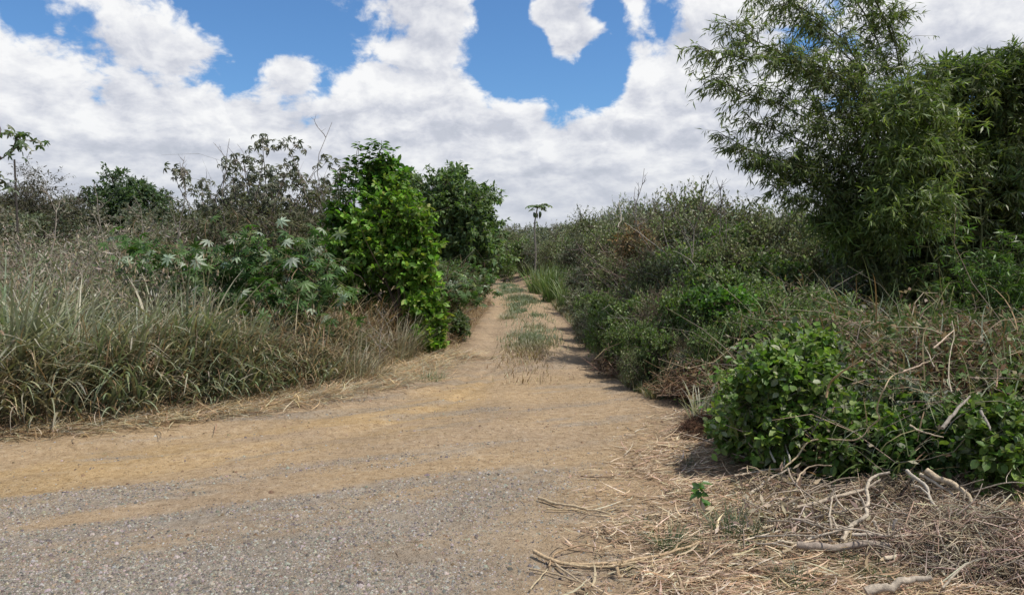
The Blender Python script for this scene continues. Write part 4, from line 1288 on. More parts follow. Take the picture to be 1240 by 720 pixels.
BG = [(.105, .18, .032), (.14, .22, .045), (.075, .14, .025), (.18, .24, .075), (.22, .25, .15), (.13, .18, .04), (.09, .16, .03)]
BGr = 'broad-leaved bushes in the right foreground'
broad_bush('broadleaf_bush', 'lush broad-leaved bush at the dirt edge, left end of the right foreground', 945, 5.55, 60, 398, np.random.default_rng(220), 22, BG, group=BGr)
broad_bush('broadleaf_bush', 'tallest broad-leaved bush of the right foreground with pale dusty leaves', 980, 6.2, 56, 380, np.random.default_rng(221), 18, BG + [(.2, .24, .16)], group=BGr)
broad_bush('broadleaf_bush', 'broad-leaved bush behind the dead stick pile, middle of the right foreground', 1048, 5.3, 50, 488, np.random.default_rng(222), 18, BG, group=BGr)
broad_bush('broadleaf_bush', 'dusty broad-leaved bush under the brown vine heap', 1090, 6.1, 48, 462, np.random.default_rng(223), 14, [(.09, .12, .07), (.13, .16, .11), (.06, .10, .03), (.19, .22, .17)], group=BGr)
broad_bush('broadleaf_bush', 'broad-leaved bush at the right frame edge beside the dry grass heap', 1205, 4.85, 50, 482, np.random.default_rng(224), 20, BG, group=BGr)
broad_bush('broadleaf_bush', 'dark green broad-leaved bush between the stick pile and the right edge bush', 1125, 5.0, 32, 512, np.random.default_rng(225), 14, [(.045, .09, .02), (.06, .11, .028)], group=BGr)
broad_bush('broadleaf_bush', 'low broad-leaved bush spilling onto the dirt at the left foot of the lush one', 902, 6.0, 28, 482, np.random.default_rng(228), 8, BG, group=BGr)
broad_bush('broadleaf_bush', 'small broad-leaved bush behind the tallest one, under the thicket', 915, 6.7, 34, 440, np.random.default_rng(226), 10, BG, group=BGr)
broad_bush('broadleaf_bush', 'broad-leaved bush high on the brown heap at the right edge', 1225, 6.4, 36, 440, np.random.default_rng(227), 10, BG, group=BGr)


# brown dead vine heaps: tangle of thin curved stems over a mound
def make_heap(name, label, cat, loc, g, w, d, h, n, L, r, pal, leafn=0, mat=None, shell=.35, parts=('stems', 'dead_leaves')):
    t = thing(name, label, cat, loc)
    st = MB()
    a = g.uniform(0, TAU, n); q = g.random(n) ** .55
    x = np.cos(a) * q * w; y = np.sin(a) * q * d
    top = h * (1 - q ** 2.2) * (.75 + .5 * fbm(x * 2 + 7, y * 2, 3, 3))
    z = top * (1 - shell * g.random(n))
    P = np.stack([x, y, z], 1)
    a2 = g.uniform(0, TAU, n); ln = L * g.uniform(.4, 1.3, n)
    slope = np.stack([np.cos(a2), np.sin(a2), g.normal(0, .35, n) - .3 * q * (np.cos(a2) * np.cos(a) + np.sin(a2) * np.sin(a))], 1)
    D = nrm(slope) * ln[:, None]
    cv = g.normal(size=(n, 3)) * .16 * ln[:, None]
    pts = np.stack([P - D / 2, P - D * .2 + cv, P + D * .2 + cv * .8 + g.normal(size=(n, 3)) * .06 * ln[:, None], P + D / 2], 1)
    pts[..., 2] = np.maximum(pts[..., 2], .01)
    tubes(st, pts, np.array([[1, .9, .8, .4]]) * (r * g.uniform(.5, 1.5, n))[:, None], pick(g, pal, n, .25), 3)
    st.build(parts[0], M_WOOD if mat is None else mat, t)
    if leafn:
        fo = MB(); i = g.integers(0, n, leafn)
        Pl = P[i] + g.normal(size=(leafn, 3)) * .04
        leaves(fo, Pl, rv(g, leafn), rv(g, leafn) + np.array([[0, 0, .5]]), g.uniform(.03, .09, leafn), g.uniform(.01, .03, leafn), pick(g, pal, leafn, .25), .3, True)
        fo.build(parts[1], M_DRY, t)
    return t


BR = [(.19, .115, .065), (.14, .085, .05), (.25, .17, .10), (.11, .07, .042), (.3, .23, .16)]
b = P0(1165, 6.9); make_heap('vine_heap', 'heap of brown dead vines below the bamboo at right', 'vine heap', b, np.random.default_rng(230), 1.15, .7, zt(398, 6.9) - b[2], 7000, .28, .0032, BR, 9000)
b = P0(1055, 7.0); make_heap('vine_heap', 'lower pale brown vine heap left of the big brown one', 'vine heap', b, np.random.default_rng(231), .75, .5, zt(425, 7.0) - b[2], 3200, .26, .003, BR + [(.33, .28, .2)], 4200)
b = P0(795, 10.0); make_heap('brush_pile', 'dark brown pile of dead brush right of the track', 'brush pile', b, np.random.default_rng(232), .75, .55, zt(405, 10.0) - b[2], 1100, .5, .0038, [(.13, .085, .055), (.1, .07, .045), (.19, .135, .09), (.27, .2, .14)], 2500)
b = P0(880, 8.2); make_heap('brush_pile', 'low brown brush pile behind the grey sword grass', 'brush pile', b, np.random.default_rng(233), .6, .45, zt(445, 8.2) - b[2], 1300, .55, .004, BR, 3600)
b = gp(858, 528); b[2] = gz(b[0], b[1]); make_heap('dead_grass_mound', 'small dark red-brown mound of dead grass at the edge of the dirt', 'dead grass', b, np.random.default_rng(234), .3, .22, .16, 2600, .12, .0018, [(.12, .065, .04), (.16, .09, .055), (.09, .055, .035)], 0, parts=('dead_blades', ''))
b = gp(1195, 672); b[2] = gz(b[0], b[1]); make_heap('dry_grass_heap', 'pale heap of dry grass in the bottom right corner', 'dry grass', b, np.random.default_rng(235), .62, .5, .17, 3800, .3, .0027, [(.44, .36, .27), (.34, .26, .19), (.5, .42, .33), (.24, .175, .125)], 0, M_DRY, parts=('dead_blades', ''))
b = gp(1120, 612); b[2] = gz(b[0], b[1]); make_heap('dry_grass_heap', 'brown dry grass heap at the right end of the stick pile', 'dry grass', b, np.random.default_rng(236), .5, .25, .12, 2000, .2, .002, [(.4, .31, .22), (.28, .21, .145), (.46, .38, .28)], 0, M_DRY, parts=('dead_blades', ''))

# sword grass clumps and tufts on the right
SW = [(.3, .32, .26), (.22, .25, .18), (.38, .39, .32)]
for i, (px, py, n, r, h, W, pal, lab) in enumerate([
        (848, 508, 46, .1, .42, .02, SW, 'stiff grey-white sword grass clump standing at the edge of the dirt'),
        (845, 470, 60, .16, .5, .018, [(.15, .17, .11), (.2, .2, .13)] + SW, 'drooping grey sword grass clump behind the stiff pale one'),
        (1000, 448, 150, .28, .5, .012, [(.2, .22, .15), (.26, .27, .2), (.15, .17, .1)], 'silvery arching grass clump between the green bush and the vine heap'),
        (925, 478, 80, .2, .45, .011, [(.16, .18, .1), (.11, .14, .06)], 'olive grass clump at the left foot of the lush broad-leaved bush'),
        (1090, 404, 240, .4, .55, .014, [(.09, .15, .04), (.12, .17, .06)], 'green grass clump below the dark bamboo hollow')]):
    b = gp(px, py); b[2] = gz(b[0], b[1])
    if i == 4: b = P0(px, 8.6)
    make_tussock('sword_grass' if i < 2 else 'grass_clump', lab, b, np.random.default_rng(240 + i), n, r, h, W, pal, TIP, 0, .55 if i == 0 else 1.1, cat='grass clump', leanamt=.3)
for i, (px, py, n, r, h, pal, lab) in enumerate([
        (888, 650, 420, .13, .2, [(.07, .11, .05), (.09, .125, .06), (.055, .085, .04)], 'dark green fine grass tuft right of the seedling in the straw'),
        (812, 664, 300, .09, .17, [(.07, .11, .05), (.09, .125, .06)], 'dark green grass tuft above the long fallen cane'),
        (778, 640, 220, .11, .08, [(.1, .135, .055), (.13, .16, .075)], 'flat light green grass patch left of the dark tuft'),
        (962, 708, 260, .12, .12, [(.08, .115, .06), (.1, .13, .07)], 'bluish green grass tuft at the bottom of the straw'),
        (1050, 692, 240, .12, .12, [(.08, .12, .05), (.11, .14, .06)], 'green grass tuft below the pale log'),
        (835, 566, 90, .05, .14, [(.12, .12, .07), (.09, .1, .05)], 'small olive weed tuft on the dirt left of the bushes'),
        (1035, 640, 300, .16, .12, [(.07, .10, .05), (.09, .12, .06)], 'bluish green grass tuft inside the stick pile'),
        (818, 600, 60, .04, .1, [(.1, .13, .06), (.13, .16, .08)], 'tiny thin grass tuft left of the seedling'),
        (905, 612, 110, .1, .1, [(.09, .14, .05), (.11, .16, .06)], 'low green sprig patch at the left end of the stick pile'),
        (925, 672, 90, .08, .08, [(.09, .14, .05), (.12, .16, .07)], 'small green sprig patch below the left end of the thick log'),
        (1085, 655, 130, .1, .12, [(.08, .12, .045), (.1, .14, .05)], 'green sprigs poking up between the thick log and the dry grass heap'),
        (760, 690, 60, .06, .07, [(.1, .14, .06), (.13, .16, .08)], 'sparse green sprig patch below the longest dry cane')]):
    b = gp(px, py); b[2] = gz(b[0], b[1])
    make_tussock('grass_tuft', lab, b, np.random.default_rng(250 + i), n, r, h, .0045, pal, pal, 0, 1.1, cat='grass tuft', leanamt=.6, group='grass tufts in the straw on the right')


# seedling
def seedling():
    g = np.random.default_rng(260)
    b = gp(848, 622); b[2] = gz(b[0], b[1])
    t = thing('seedling', 'small seedling with glossy green leaves standing in the straw', 'seedling', b)
    st, fo = MB(), MB()
    p = spline([(0, 0, -.01), (.004, 0, .1), (0, .0, .2)], 7)
    tubes(st, p[None], np.linspace(.004, .002, 7)[None], (.12, .13, .06), 5)
    n = 16; u = g.uniform(.3, 1, n); a = np.arange(n) * 2.4
    P = np.stack([np.interp(u, [0, 1], [0, 0]), np.zeros(n), u * .2], 1)
    D = np.stack([np.cos(a), np.sin(a), g.uniform(-.6, .7, n)], 1)
    L = g.uniform(.055, .085, n)
    leaves(fo, P, D, np.array([[0, -.5, .8]]) + rv(g, n) * .4, L, L * .55, pick(g, [(.07, .15, .03), (.09, .18, .04), (.055, .115, .022)], n, .15), .25, False, .2)
    st.build('stem', M_BARK, t); fo.build('leaves', M_GLOSS, t)


seedling()


# ------------------------------------------------------------------ straw litter on the right (uncountable)
def straw():
    g = np.random.default_rng(270)
    n = 78000
    Y = 2.9 + 4.8 * g.random(n) ** 1.1; px = g.uniform(600, 1300, n); X = xw_v(px, Y)
    edge = np.interp(Y, [2, 3.4, 4.5, 5.5, 6.5, 7.5, 9], [.05, .2, .3, .5, 1.0, 1.35, 1.6])
    pr = sst(-.25, .7, X - edge + .9 * (fbm(X * 1.7, Y * 1.7, 71, 3) - .5)) * (.25 + .75 * sst(.35, .6, fbm(X * 2.5, Y * 2.5, 73, 3)))
    k = (g.random(n) < pr) & (X < XR(Y) + 1.2); X, Y = X[k], Y[k]; n = len(X)
    P = np.stack([X, Y, gz(X, Y) + g.random(n) ** 2 * .05 + .003], 1)
    az = np.where(g.random(n) < .5, g.normal(.0, .45, n), g.uniform(0, TAU, n))
    big = g.random(n) < .1
    L = np.where(big, g.uniform(.08, .26, n), g.uniform(.02, .11, n)); W = np.where(big, g.uniform(.007, .019, n), g.uniform(.0025, .009, n))
    C = pick(g, [(.5, .385, .265), (.44, .325, .215), (.57, .46, .33), (.32, .225, .145), (.22, .15, .1), (.64, .545, .42), (.40, .275, .17)], n, .22)
    mb = MB(); blades(mb, g, P, az, L, W, g.uniform(1.3, 1.62, n), g.normal(0, .2, n), C, 4, twist=1.2, lat=g.normal(0, .9, n))
    # thin bits on the open dirt too
    n = 9000; Y = g.uniform(3, 11, n); X = g.uniform(-1, 1, n) * .66 * Y
    k = (X > XL(Y)) & (X < XR(Y)) & (g.random(n) < .12 + .5 * sst(.9, 0, X - XL(Y)) + .35 * sst(1.0, 0, XR(Y) - X)); X, Y = X[k], Y[k]; n = len(X)
    P = np.stack([X, Y, gz(X, Y) + .004], 1)
    blades(mb, g, P, g.uniform(0, TAU, n), g.uniform(.02, .12, n), g.uniform(.002, .005, n), g.uniform(1.45, 1.6, n), g.normal(0, .1, n), pick(g, [(.34, .26, .16), (.2, .14, .085), (.12, .085, .055)], n, .2), 3, twist=1.2)
    tag(mb.build('straw_litter', M_DRY), 'pale straw and chopped stalks littering the dirt at lower right', 'straw', kind='stuff')


straw()


# ------------------------------------------------------------------ sticks, each a thing
def zA(u, v): return 820 + u / 2.95, 476 + v / 2.95
def zB(u, v): return 640 + u / 4.0, 540 + v / 4.0
def zC(u, v): return 930 + u / 4.0, 360 + v / 4.0


WOODC = [(.46, .39, .30), (.40, .33, .25), (.52, .44, .34), (.34, .275, .21)]
CANE = [(.46, .35, .21), (.40, .30, .18), (.5, .4, .26)]


def stick(label, pts, hs, r, z=zA, col=None, group='dead sticks in the pile on the right', forks=(), name='dead_branch', seed=0, r1=.55):
    g = np.random.default_rng(300 + seed)
    q = []
    for (u, v), h in zip(pts, hs):
        px, py = z(u, v)
        p = gp(px, py, h); 
        p = gp(px, py, h + float(gz(p[0], p[1])))
        q.append(p)
    q = np.array(q); b = q[0].copy(); b[2] = float(gz(b[0], b[1]))
    c = np.array(col if col is not None else WOODC[g.integers(0, 4)]) * g.uniform(.9, 1.1)
    m = max(12, 5 * len(q))
    p = spline(q - b + np.array([0, 0, .03 if z is zA else .008]), m, r * .13, g)
    kn = g.normal(size=(m // 3 + 2, 3)) * r * .32; ti = np.linspace(0, len(kn) - 1.001, m); ki = ti.astype(int)
    p = p + kn[ki] * (1 - (ti - ki))[:, None] + kn[ki + 1] * (ti - ki)[:, None]
    mb = MB()
    rr = np.linspace(r, r * r1, m) * g.uniform(.95, 1.06, m)
    tubes(mb, p[None], rr[None], c, 8, cap=True)
    for (i, du, dv, dh) in forks:                           # side stubs
        k = int(i * (m - 1)); px, py = z(*pts[0]); s = p[k]
        e = s + np.array([du, dv, dh])
        pp = spline([s, (s + e) / 2 + g.normal(size=3) * .01, e], 6, r * .15, g)
        tubes(mb, pp[None], np.linspace(r * .6, r * .2, 6)[None], c, 6)
    o = mb.build(name, M_WOOD, smooth=True); o.location = tuple(b)
    tag(o, label, 'stick', group)
    return o


S = [
    ('pale S-curved stick rising out of the middle of the stick pile', [(585, 548), (630, 490), (672, 455), (680, 400), (673, 350), (700, 315), (755, 300)], [.02, .07, .12, .17, .23, .27, .3], .0135, zA, None, ((.5, -.05, .02, .1),)),
    ('thick grey-brown log lying along the bottom of the stick pile', [(430, 568), (640, 562), (800, 552), (980, 522)], [.03, .04, .05, .07], .021, zA, (.3, .245, .2), ()),
    ('pale straight stick lying just above the thick log', [(625, 525), (860, 522), (1010, 492)], [.06, .09, .12], .010, zA, (.42, .36, .29), ()),
    ('pale stick slanting up to the right behind the S-curved one', [(415, 430), (540, 395), (650, 365), (725, 325)], [.06, .1, .13, .18], .0125, zA, None, ((.4, .05, 0, .08),)),
    ('pale slanting stick at the left end of the pile under the lush bush', [(245, 392), (330, 322), (405, 283)], [.02, .07, .12], .011, zA, (.4, .34, .27), ()),
    ('pale flat stick pointing left from the left end of the pile', [(205, 310), (300, 292), (368, 284)], [.04, .06, .08], .008, zA, (.42, .36, .28), ()),
    ('thin stick running down right across the left half of the pile', [(395, 285), (420, 340), (480, 388), (560, 440), (635, 478)], [.16, .14, .12, .09, .07], .0065, zA, None, ()),
    ('long tan cane zigzagging up in front of the broad-leaved bushes', [(375, 285), (425, 245), (485, 182), (640, 181), (690, 135), (722, 108), (712, 72), (740, 0), (775, -50), (850, -62)], [.14, .2, .3, .33, .38, .42, .46, .52, .57, .6], .0062, zA, (.44, .34, .215), ()),
    ('stout bent stick leaning at the right of the pile', [(818, 288), (865, 330), (893, 362), (905, 398), (975, 490)], [.28, .25, .21, .18, .1], .0115, zA, (.43, .38, .31), ((.55, -.09, .03, .06),)),
    ('thick broken tan log end at the right of the pile', [(895, 295), (1000, 360), (1055, 402)], [.2, .15, .12], .021, zA, (.45, .36, .25), ()),
    ('short stick lying against the broken log end', [(868, 308), (930, 342), (985, 378)], [.18, .15, .11], .011, zA, None, ()),
    ('thin grey stick crossing right behind the S-curved stick', [(630, 392), (760, 432), (900, 470), (1000, 488)], [.12, .12, .12, .11], .006, zA, None, ()),
    ('thin stick low in the left half of the pile above the thick log', [(410, 465), (520, 487), (612, 497)], [.06, .06, .06], .008, zA, (.4, .33, .26), ()),
    ('short upright stick propped right of the S-curved stick', [(782, 466), (764, 526)], [.15, .06], .009, zA, (.4, .34, .28), ()),
    ('thin dark twig lying across the dry grass heap', [(1080, 465), (1160, 466), (1245, 472)], [.26, .28, .29], .005, zA, (.2, .155, .12), ()),
    ('pale log at the very bottom of the picture', [(690, 724), (790, 700), (905, 675)], [.03, .05, .08], .022, zA, (.38, .32, .25), ()),
    ('thin twig curving up over the dark gap below the dry grass heap', [(950, 715), (1000, 660), (1050, 622), (1105, 610)], [.03, .08, .12, .15], .0055, zA, None, ()),
    ('thin tan stem lying on the leaves right of the zigzag cane', [(830, 132), (880, 158), (950, 176)], [.42, .42, .42], .006, zA, (.44, .36, .25), ()),
    ('grey weathered stick slanting out of the bushes at right', [(945, 140), (1000, 76), (1042, 28)], [.36, .4, .44], .011, zA, (.24, .21, .175), ()),
    ('short grey stub right of the weathered slanting stick', [(1085, 80), (1120, 150)], [.42, .36], .009, zA, (.28, .25, .21), ()),
    ('leftmost pale upright stem in the lush bush above the pile', [(345, 262), (326, 200), (322, 118)], [.12, .2, .3], .008, zA, (.42, .4, .33), ()),
    ('second pale upright stem in the lush bush above the pile', [(400, 268), (398, 240), (368, 132)], [.12, .17, .3], .0065, zA, (.42, .4, .33), ()),
    ('third pale upright stem, rightmost in the lush bush above the pile', [(382, 270), (386, 200), (393, 128)], [.12, .2, .29], .0055, zA, (.4, .38, .31), ()),
    ('thin crooked stick pointing from the dirt toward the lush bush', [(30, 160), (150, 195), (200, 230), (278, 252)], [.015, .02, .03, .04], .0065, zA, None, ()),
    ('dark stick arching in the left half of the pile', [(370, 425), (480, 370), (560, 330), (640, 318)], [.08, .13, .17, .2], .0075, zA, (.22, .175, .13), ()),
    ('curled tan stick behind the left half of the pile', [(425, 335), (455, 290), (500, 272), (550, 276)], [.17, .2, .23, .25], .006, zA, (.4, .31, .21), ()),
    ('fan of short stick below the stout bent stick', [(700, 470), (715, 515)], [.12, .06], .009, zA, None, ()),
    ('pale chip of split wood in front of the thick log', [(745, 612), (800, 603), (850, 600)], [.02, .02, .02], .011, zA, (.52, .44, .33), ()),
    ('pale split stick left of the thick log', [(360, 548), (430, 553)], [.02, .02], .009, zA, (.5, .42, .31), ()),
    ('short pale stick lying left of the pile', [(305, 500), (350, 490), (392, 485)], [.02, .025, .03], .009, zA, (.5, .41, .29), ()),
    ('dark twig standing right of the pale log at the bottom', [(1000, 452), (1060, 400), (1090, 340)], [.2, .24, .28], .004, zA, (.2, .16, .13), ()),
]
for i, (lab, pts, hs, r, z, col, fk) in enumerate(S):
    stick(lab, pts, hs, r, z, col, forks=fk, seed=i)
CG2 = 'dry canes lying in the straw'
S2 = [
    ('longest dry cane lying across the straw, forked at its right end', [(20, 520), (120, 560), (240, 572), (430, 570), (600, 540), (740, 500), (822, 464)], [.02, .02, .02, .025, .03, .04, .06], .0105, (.42, .31, .19), ((.85, .09, .02, .06),)),
    ('second cane lying in front of the longest one', [(170, 575), (300, 590), (480, 578), (600, 545)], [.015, .015, .02, .02], .008, (.45, .35, .22), ()),
    ('pale cane highest on the straw, left of the grass patch', [(50, 255), (110, 275), (180, 290), (400, 330)], [.015, .015, .02, .02], .0105, (.47, .37, .24), ()),
    ('short cane just below the highest pale one', [(90, 310), (240, 315), (300, 335)], [.012, .012, .012], .006, (.43, .33, .2), ()),
    ('thin dark cane lying at the far side of the straw', [(250, 150), (330, 155), (412, 156)], [.012, .012, .012], .0055, (.25, .18, .12), ()),
    ('short dark cane above the middle of the longest cane', [(360, 400), (405, 450), (440, 480)], [.015, .02, .02], .007, (.26, .18, .115), ()),
    ('pale cane lying left of the seedling', [(550, 342), (620, 335), (695, 322)], [.015, .015, .015], .0075, (.5, .4, .26), ()),
    ('bent thin cane touching the left end of the longest cane', [(95, 592), (130, 530), (240, 488), (345, 496), (365, 530)], [.012, .02, .03, .025, .012], .006, (.36, .25, .15), ()),
    ('pale leaf-like strip of stalk at the left of the straw', [(5, 700), (60, 640), (95, 600)], [.012, .012, .012], .005, (.46, .37, .24), ()),
    ('thick crooked stub standing in the straw near the bottom', [(440, 640), (430, 590), (462, 548)], [.01, .05, .09], .011, (.38, .28, .17), ()),
    ('pale short upright stub near the bottom of the straw', [(735, 715), (735, 660), (722, 620)], [.01, .05, .08], .010, (.4, .31, .2), ()),
    ('thin brown stem rising beside the dark grass tuft', [(870, 545), (880, 470), (885, 390)], [.01, .06, .12], .006, (.2, .14, .09), ()),
    ('pale cane crossing behind the fine grass tuft', [(900, 405), (960, 430), (1030, 452)], [.03, .03, .03], .006, (.44, .35, .23), ()),
    ('straw bundle stalk, upper of two by the bottom edge', [(130, 575), (230, 650), (330, 730)], [.012, .012, .012], .006, (.42, .33, .22), ()),
    ('straw bundle stalk, lower of two by the bottom edge', [(0, 600), (110, 620), (250, 665), (290, 700)], [.012, .012, .012, .012], .0055, (.4, .31, .2), ()),
    ('thick pale stalk lying flat right of the standing stubs', [(740, 672), (850, 640), (930, 610)], [.015, .02, .02], .009, (.5, .4, .28), ()),
    ('brown stalk lying flat below the fine grass tuft', [(990, 545), (1100, 600), (1190, 640)], [.015, .02, .02], .0065, (.27, .19, .12), ())]
for i, (lab, pts, hs, r, col, fk) in enumerate(S2):
    stick(lab, pts, hs, r, zB, col, CG2, fk, 'dry_cane', 60 + i)
CG3 = 'dead stems on the vine heap'
S3 = [
    ('curved orange-tan stem arching beside the green bush top', [(280, 490), (300, 420), (370, 360), (455, 308)], [.55, .62, .68, .72], .0085, (.44, .31, .17), ()),
    ('tall thin dead stem standing on the brown vine heap', [(890, 462), (874, 380), (882, 280), (902, 190), (890, 118)], [.55, .62, .7, .78, .85], .0042, (.4, .34, .25), ()),
    ('thin forked dead stem leaning left on the vine heap', [(805, 342), (778, 280), (752, 228)], [.65, .7, .76], .0045, (.42, .36, .27), ((.4, .08, 0, .06),)),
    ('pale stem lying along the slope of the vine heap', [(655, 366), (720, 340), (785, 314)], [.62, .64, .66], .006, (.42, .32, .24), ()),
    ('dead stem slanting up to the right on top of the vine heap', [(805, 250), (860, 200), (900, 165)], [.78, .82, .85], .006, (.4, .31, .23), ()),
    ('reddish dead stem standing at the right side of the vine heap', [(1105, 440), (1112, 390), (1108, 350)], [.5, .55, .6], .0055, (.36, .24, .16), ())]
for i, (lab, pts, hs, r, col, fk) in enumerate(S3):
    stick(lab, pts, hs, r, zC, col, CG3, fk, 'dry_twig', 90 + i)


# slender loose sticks of the pile that nothing tells apart
gS = np.random.default_rng(290)
for i in range(32):
    u0 = gS.uniform(230, 1060); v0 = gS.uniform(330, 560); a = gS.normal(.1, .7); ln = gS.uniform(110, 300)
    u1 = u0 + math.cos(a) * ln; v1 = v0 - math.sin(a) * ln * .45
    h0, h1 = gS.uniform(.03, .09), gS.uniform(.08, .2)
    stick('slender grey-tan stick lying loose among the bigger sticks of the pile', [(u0, v0), ((u0 + u1) / 2 + gS.normal() * 14, (v0 + v1) / 2 + gS.normal() * 12), (u1, v1)], [h0, (h0 + h1) / 2 + .02, h1], gS.uniform(.0032, .0075), zA, None, 'slender loose sticks in the pile', ((.5, gS.normal() * .06, gS.normal() * .04, .06),), 'dead_branch', 120 + i)

# many more thin twigs inside the stick pile read as one tangle
b = gp(1000, 640); b[2] = gz(b[0], b[1])
make_heap('twig_tangle', 'low tangle of thin dead twigs lying under the stick pile', 'twigs', b, np.random.default_rng(280), .75, .38, .07, 520, .3, .0035, [(.46, .38, .28), (.36, .285, .2), (.53, .45, .34), (.25, .19, .14)], 900, shell=.9)
b = gp(950, 600); b[2] = gz(b[0], b[1])
make_heap('twig_tangle', 'tangle of fine twigs at the left end of the stick pile below the lush bush', 'twigs', b, np.random.default_rng(281), .4, .3, .11, 260, .26, .003, [(.36, .28, .2), (.26, .2, .14), (.44, .36, .26)], 300, shell=.9)

# ================================================================== SKY, SUN, CAMERA
SUN_EL, SUN_AZ = R(62), R(108)              # azimuth clockwise from +Y (to the right)


def sky():
    w = bpy.data.worlds.new('World'); scene.world = w; w.use_nodes = True
    nt = w.node_tree; N = nt.nodes; L = nt.links; N.clear()
    out = N.new('ShaderNodeOutputWorld'); bg = N.new('ShaderNodeBackground'); bg.inputs['Strength'].default_value = 1.0
    st = N.new('ShaderNodeTexSky'); st.sky_type = 'NISHITA'; st.sun_disc = False
    st.sun_elevation = SUN_EL; st.sun_rotation = SUN_AZ; st.air_density = 1.0; st.dust_density = .6; st.ozone_density = 1.5
    tc = N.new('ShaderNodeTexCoord')

    def M(op, a, b=None, c=None, clamp=False):
        x = N.new('ShaderNodeMath'); x.operation = op; x.use_clamp = clamp
        for i, q in enumerate((a, b, c)):
            if q is None: continue
            if isinstance(q, (int, float)): x.inputs[i].default_value = q
            else: L.new(q, x.inputs[i])
        return x.outputs[0]

    def V(op, a, b=None, c=None, o=0):
        x = N.new('ShaderNodeVectorMath'); x.operation = op
        for i, q in enumerate((a, b, c)):
            if q is None: continue
            if isinstance(q, tuple): x.inputs[i].default_value = q
            else: L.new(q, x.inputs[i])
        return x.outputs[o]

    def SS(a, b, x, lo=0.0, hi=1.0, kind='SMOOTHSTEP'):
        m = N.new('ShaderNodeMapRange'); m.interpolation_type = kind
        m.inputs[1].default_value = a; m.inputs[2].default_value = b; m.inputs[3].default_value = lo; m.inputs[4].default_value = hi
        L.new(x, m.inputs[0]); return m.outputs[0]
    sx = N.new('ShaderNodeSeparateXYZ'); L.new(tc.outputs['Generated'], sx.inputs[0])
    az = M('ARCTAN2', sx.outputs[0], sx.outputs[1]); el = M('ARCSINE', sx.outputs[2])
    cx = N.new('ShaderNodeCombineXYZ'); L.new(az, cx.inputs[0]); L.new(el, cx.inputs[1])
    P = cx.outputs[0]
    # cloud banks and gaps as directions on the sky sphere (azimuth, elevation, half widths, weight)
    spec = [(150, 50, 190, 60, .45), (40, 130, 170, 80, .35), (500, 40, 120, 95, .6), (470, 160, 220, 70, .4), (630, 150, 80, 50, .35),
            (120, 200, 380, 80, .45), (690, 52, 46, 34, 1.7), (660, 20, 52, 20, .9), (745, 10, 46, 30, 1.1), (810, 110, 110, 95, .75), (960, 110, 170, 130, .35), (640, 210, 420, 60, .5), (1190, 30, 120, 80, .45), (350, 84, 30, 22, 1.3), (620, 262, 1200, 75, .8),
            (228, 92, 85, 20, -.62), (330, 48, 62, 46, -1.1), (378, 84, 38, 50, -1.0), (270, 14, 54, 30, -.8), (30, 8, 140, 24, -.6), (598, 40, 40, 80, -1.0), (650, 92, 66, 44, -.8), (708, 122, 36, 50, -1.0), (640, 62, 34, 50, -.35), (735, 62, 24, 56, -1.7), (712, 14, 34, 15, -1.5), (618, 24, 26, 34, -1.2), (655, 44, 16, 12, -.6), (785, 16, 44, 22, -1.0), (655, 75, 60, 30, -.5), (1005, 45, 60, 42, -.75), (428, 112, 44, 14, -.35)]

    def noises(p):
        n1 = N.new('ShaderNodeTexNoise'); n1.noise_dimensions = '2D'; n1.inputs['Scale'].default_value = 7.0; n1.inputs['Detail'].default_value = 7; n1.inputs['Roughness'].default_value = .59
        L.new(p, n1.inputs['Vector'])
        v1 = N.new('ShaderNodeTexVoronoi'); v1.voronoi_dimensions = '2D'; v1.feature = 'F1'; v1.inputs['Scale'].default_value = 15; v1.inputs['Detail'].default_value = 3.5; v1.inputs['Roughness'].default_value = .55; v1.inputs['Lacunarity'].default_value = 2.3; v1.normalize = True
        # distort the cells so that they do not read as cells
        pw = V('MULTIPLY_ADD', nw.outputs['Color'], (.07, .07, 0), p)
        L.new(pw, v1.inputs['Vector'])
        return M('ADD', M('MULTIPLY', M('SUBTRACT', n1.outputs['Fac'], .5), 3.3), M('MULTIPLY', M('SUBTRACT', .36, v1.outputs['Distance']), 1.5))
    cp_ = N.new('ShaderNodeCombineXYZ'); L.new(az, cp_.inputs[0])
    L.new(M('MULTIPLY', M('LOGARITHM', M('ADD', M('MAXIMUM', el, 0.0), .16), math.e), .56), cp_.inputs[1])
    Ps = cp_.outputs[0]
    nw = N.new('ShaderNodeTexNoise'); nw.noise_dimensions = '2D'; nw.inputs['Scale'].default_value = 11; nw.inputs['Detail'].default_value = 3
    L.new(Ps, nw.inputs['Vector'])
    n0 = noises(Ps)
    n1 = noises(V('ADD', Ps, (.010, .030, 0)))
    bl = None
    for (px, py, sxp, syp, wt) in spec:
        d = ray(px, py); d = d / np.linalg.norm(d)
        u, v, su, sv = math.atan2(d[0], d[1]), math.asin(d[2]), sxp / FPX * 1.25, syp / FPX * 1.25
        q = V('MULTIPLY_ADD', P, (1 / su, 1 / sv, 0), (-u / su, -v / sv, 0))
        q = V('LENGTH', q, o=1)
        bl_ = SS(1.5, .0, q, 0, wt * .95)
        bl = bl_ if bl is None else M('ADD', bl, bl_)
    d0 = M('ADD', n0, bl)
    cov = SS(-.14, .42, d0)
    lit = M('SUBTRACT', n0, n1)
    s = SS(-.62, .60, lit, kind='LINEAR')
    thick = SS(.0, 1.5, d0)
    sh = M('ADD', M('MULTIPLY', s, .95), M('MULTIPLY', thick, -.22))
    edge = SS(.45, .0, d0)
    sh = M('ADD', M('ADD', sh, .27), M('MULTIPLY', edge, .10), clamp=True)
    cr = N.new('ShaderNodeValToRGB'); e_ = cr.color_ramp.elements
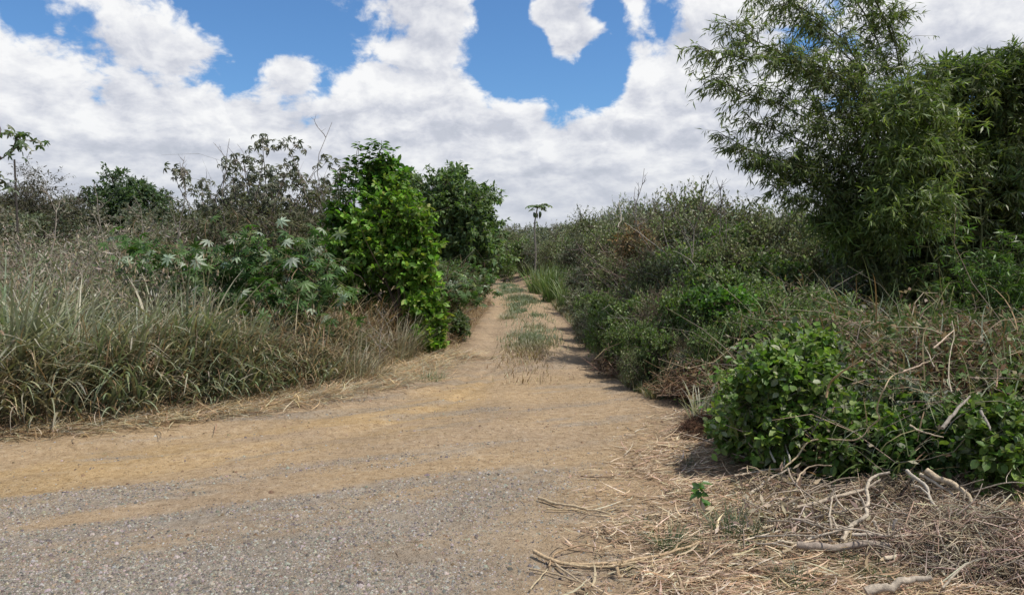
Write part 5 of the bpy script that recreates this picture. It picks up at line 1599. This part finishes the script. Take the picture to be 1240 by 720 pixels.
    e_[0].position = 0.0; e_[0].color = (.50, .53, .60, 1)
    e_[1].position = 1.0; e_[1].color = (.97, .97, .97, 1)
    x = e_.new(.33); x.color = (.63, .65, .72, 1)
    x = e_.new(.62); x.color = (.79, .80, .84, 1)
    L.new(sh, cr.inputs[0])
    sk = N.new('ShaderNodeMix'); sk.data_type = 'RGBA'; sk.blend_type = 'MULTIPLY'; sk.inputs[0].default_value = 1
    L.new(st.outputs[0], sk.inputs[6]); sk.inputs[7].default_value = (.066, .100, .134, 1)
    mx = N.new('ShaderNodeMix'); mx.data_type = 'RGBA'
    L.new(M('MULTIPLY', cov, .97), mx.inputs[0]); L.new(sk.outputs[2], mx.inputs[6]); L.new(cr.outputs[0], mx.inputs[7])
    hz = SS(.17, -.02, el, 0, .75)
    m2 = N.new('ShaderNodeMix'); m2.data_type = 'RGBA'
    L.new(hz, m2.inputs[0]); L.new(mx.outputs[2], m2.inputs[6]); m2.inputs[7].default_value = (.56, .60, .68, 1)
    L.new(m2.outputs[2], bg.inputs['Color']); L.new(bg.outputs[0], out.inputs['Surface'])
    w.cycles.sampling_method = 'MANUAL'; w.cycles.sample_map_resolution = 512


sky()

sun = bpy.data.lights.new('sun', 'SUN'); sun.energy = 5.0; sun.angle = R(.55); sun.color = (1, .94, .84)
so = bpy.data.objects.new('sun', sun); COL.objects.link(so)
dv = Vector((math.sin(SUN_AZ) * math.cos(SUN_EL), math.cos(SUN_AZ) * math.cos(SUN_EL), math.sin(SUN_EL)))
so.rotation_euler = dv.to_track_quat('Z', 'Y').to_euler(); so.location = (8, 8, 20)

cam = bpy.data.cameras.new('camera'); co = bpy.data.objects.new('camera', cam); COL.objects.link(co)
co.location = (0, 0, CAM_H); co.rotation_euler = (math.pi / 2 - PITCH, 0, 0)
cam.sensor_fit = 'HORIZONTAL'; cam.angle = HFOV; cam.clip_end = 5000; cam.clip_start = .05
scene.camera = co

scene.view_settings.view_transform = 'Standard'; scene.view_settings.look = 'None'; scene.view_settings.exposure = 0; scene.view_settings.gamma = 1
cy = scene.cycles
cy.use_denoising = True; cy.max_bounces = 6; cy.diffuse_bounces = 3; cy.glossy_bounces = 2; cy.transmission_bounces = 4; cy.transparent_max_bounces = 4
cy.caustics_reflective = False; cy.caustics_refractive = False; cy.sample_clamp_indirect = 6
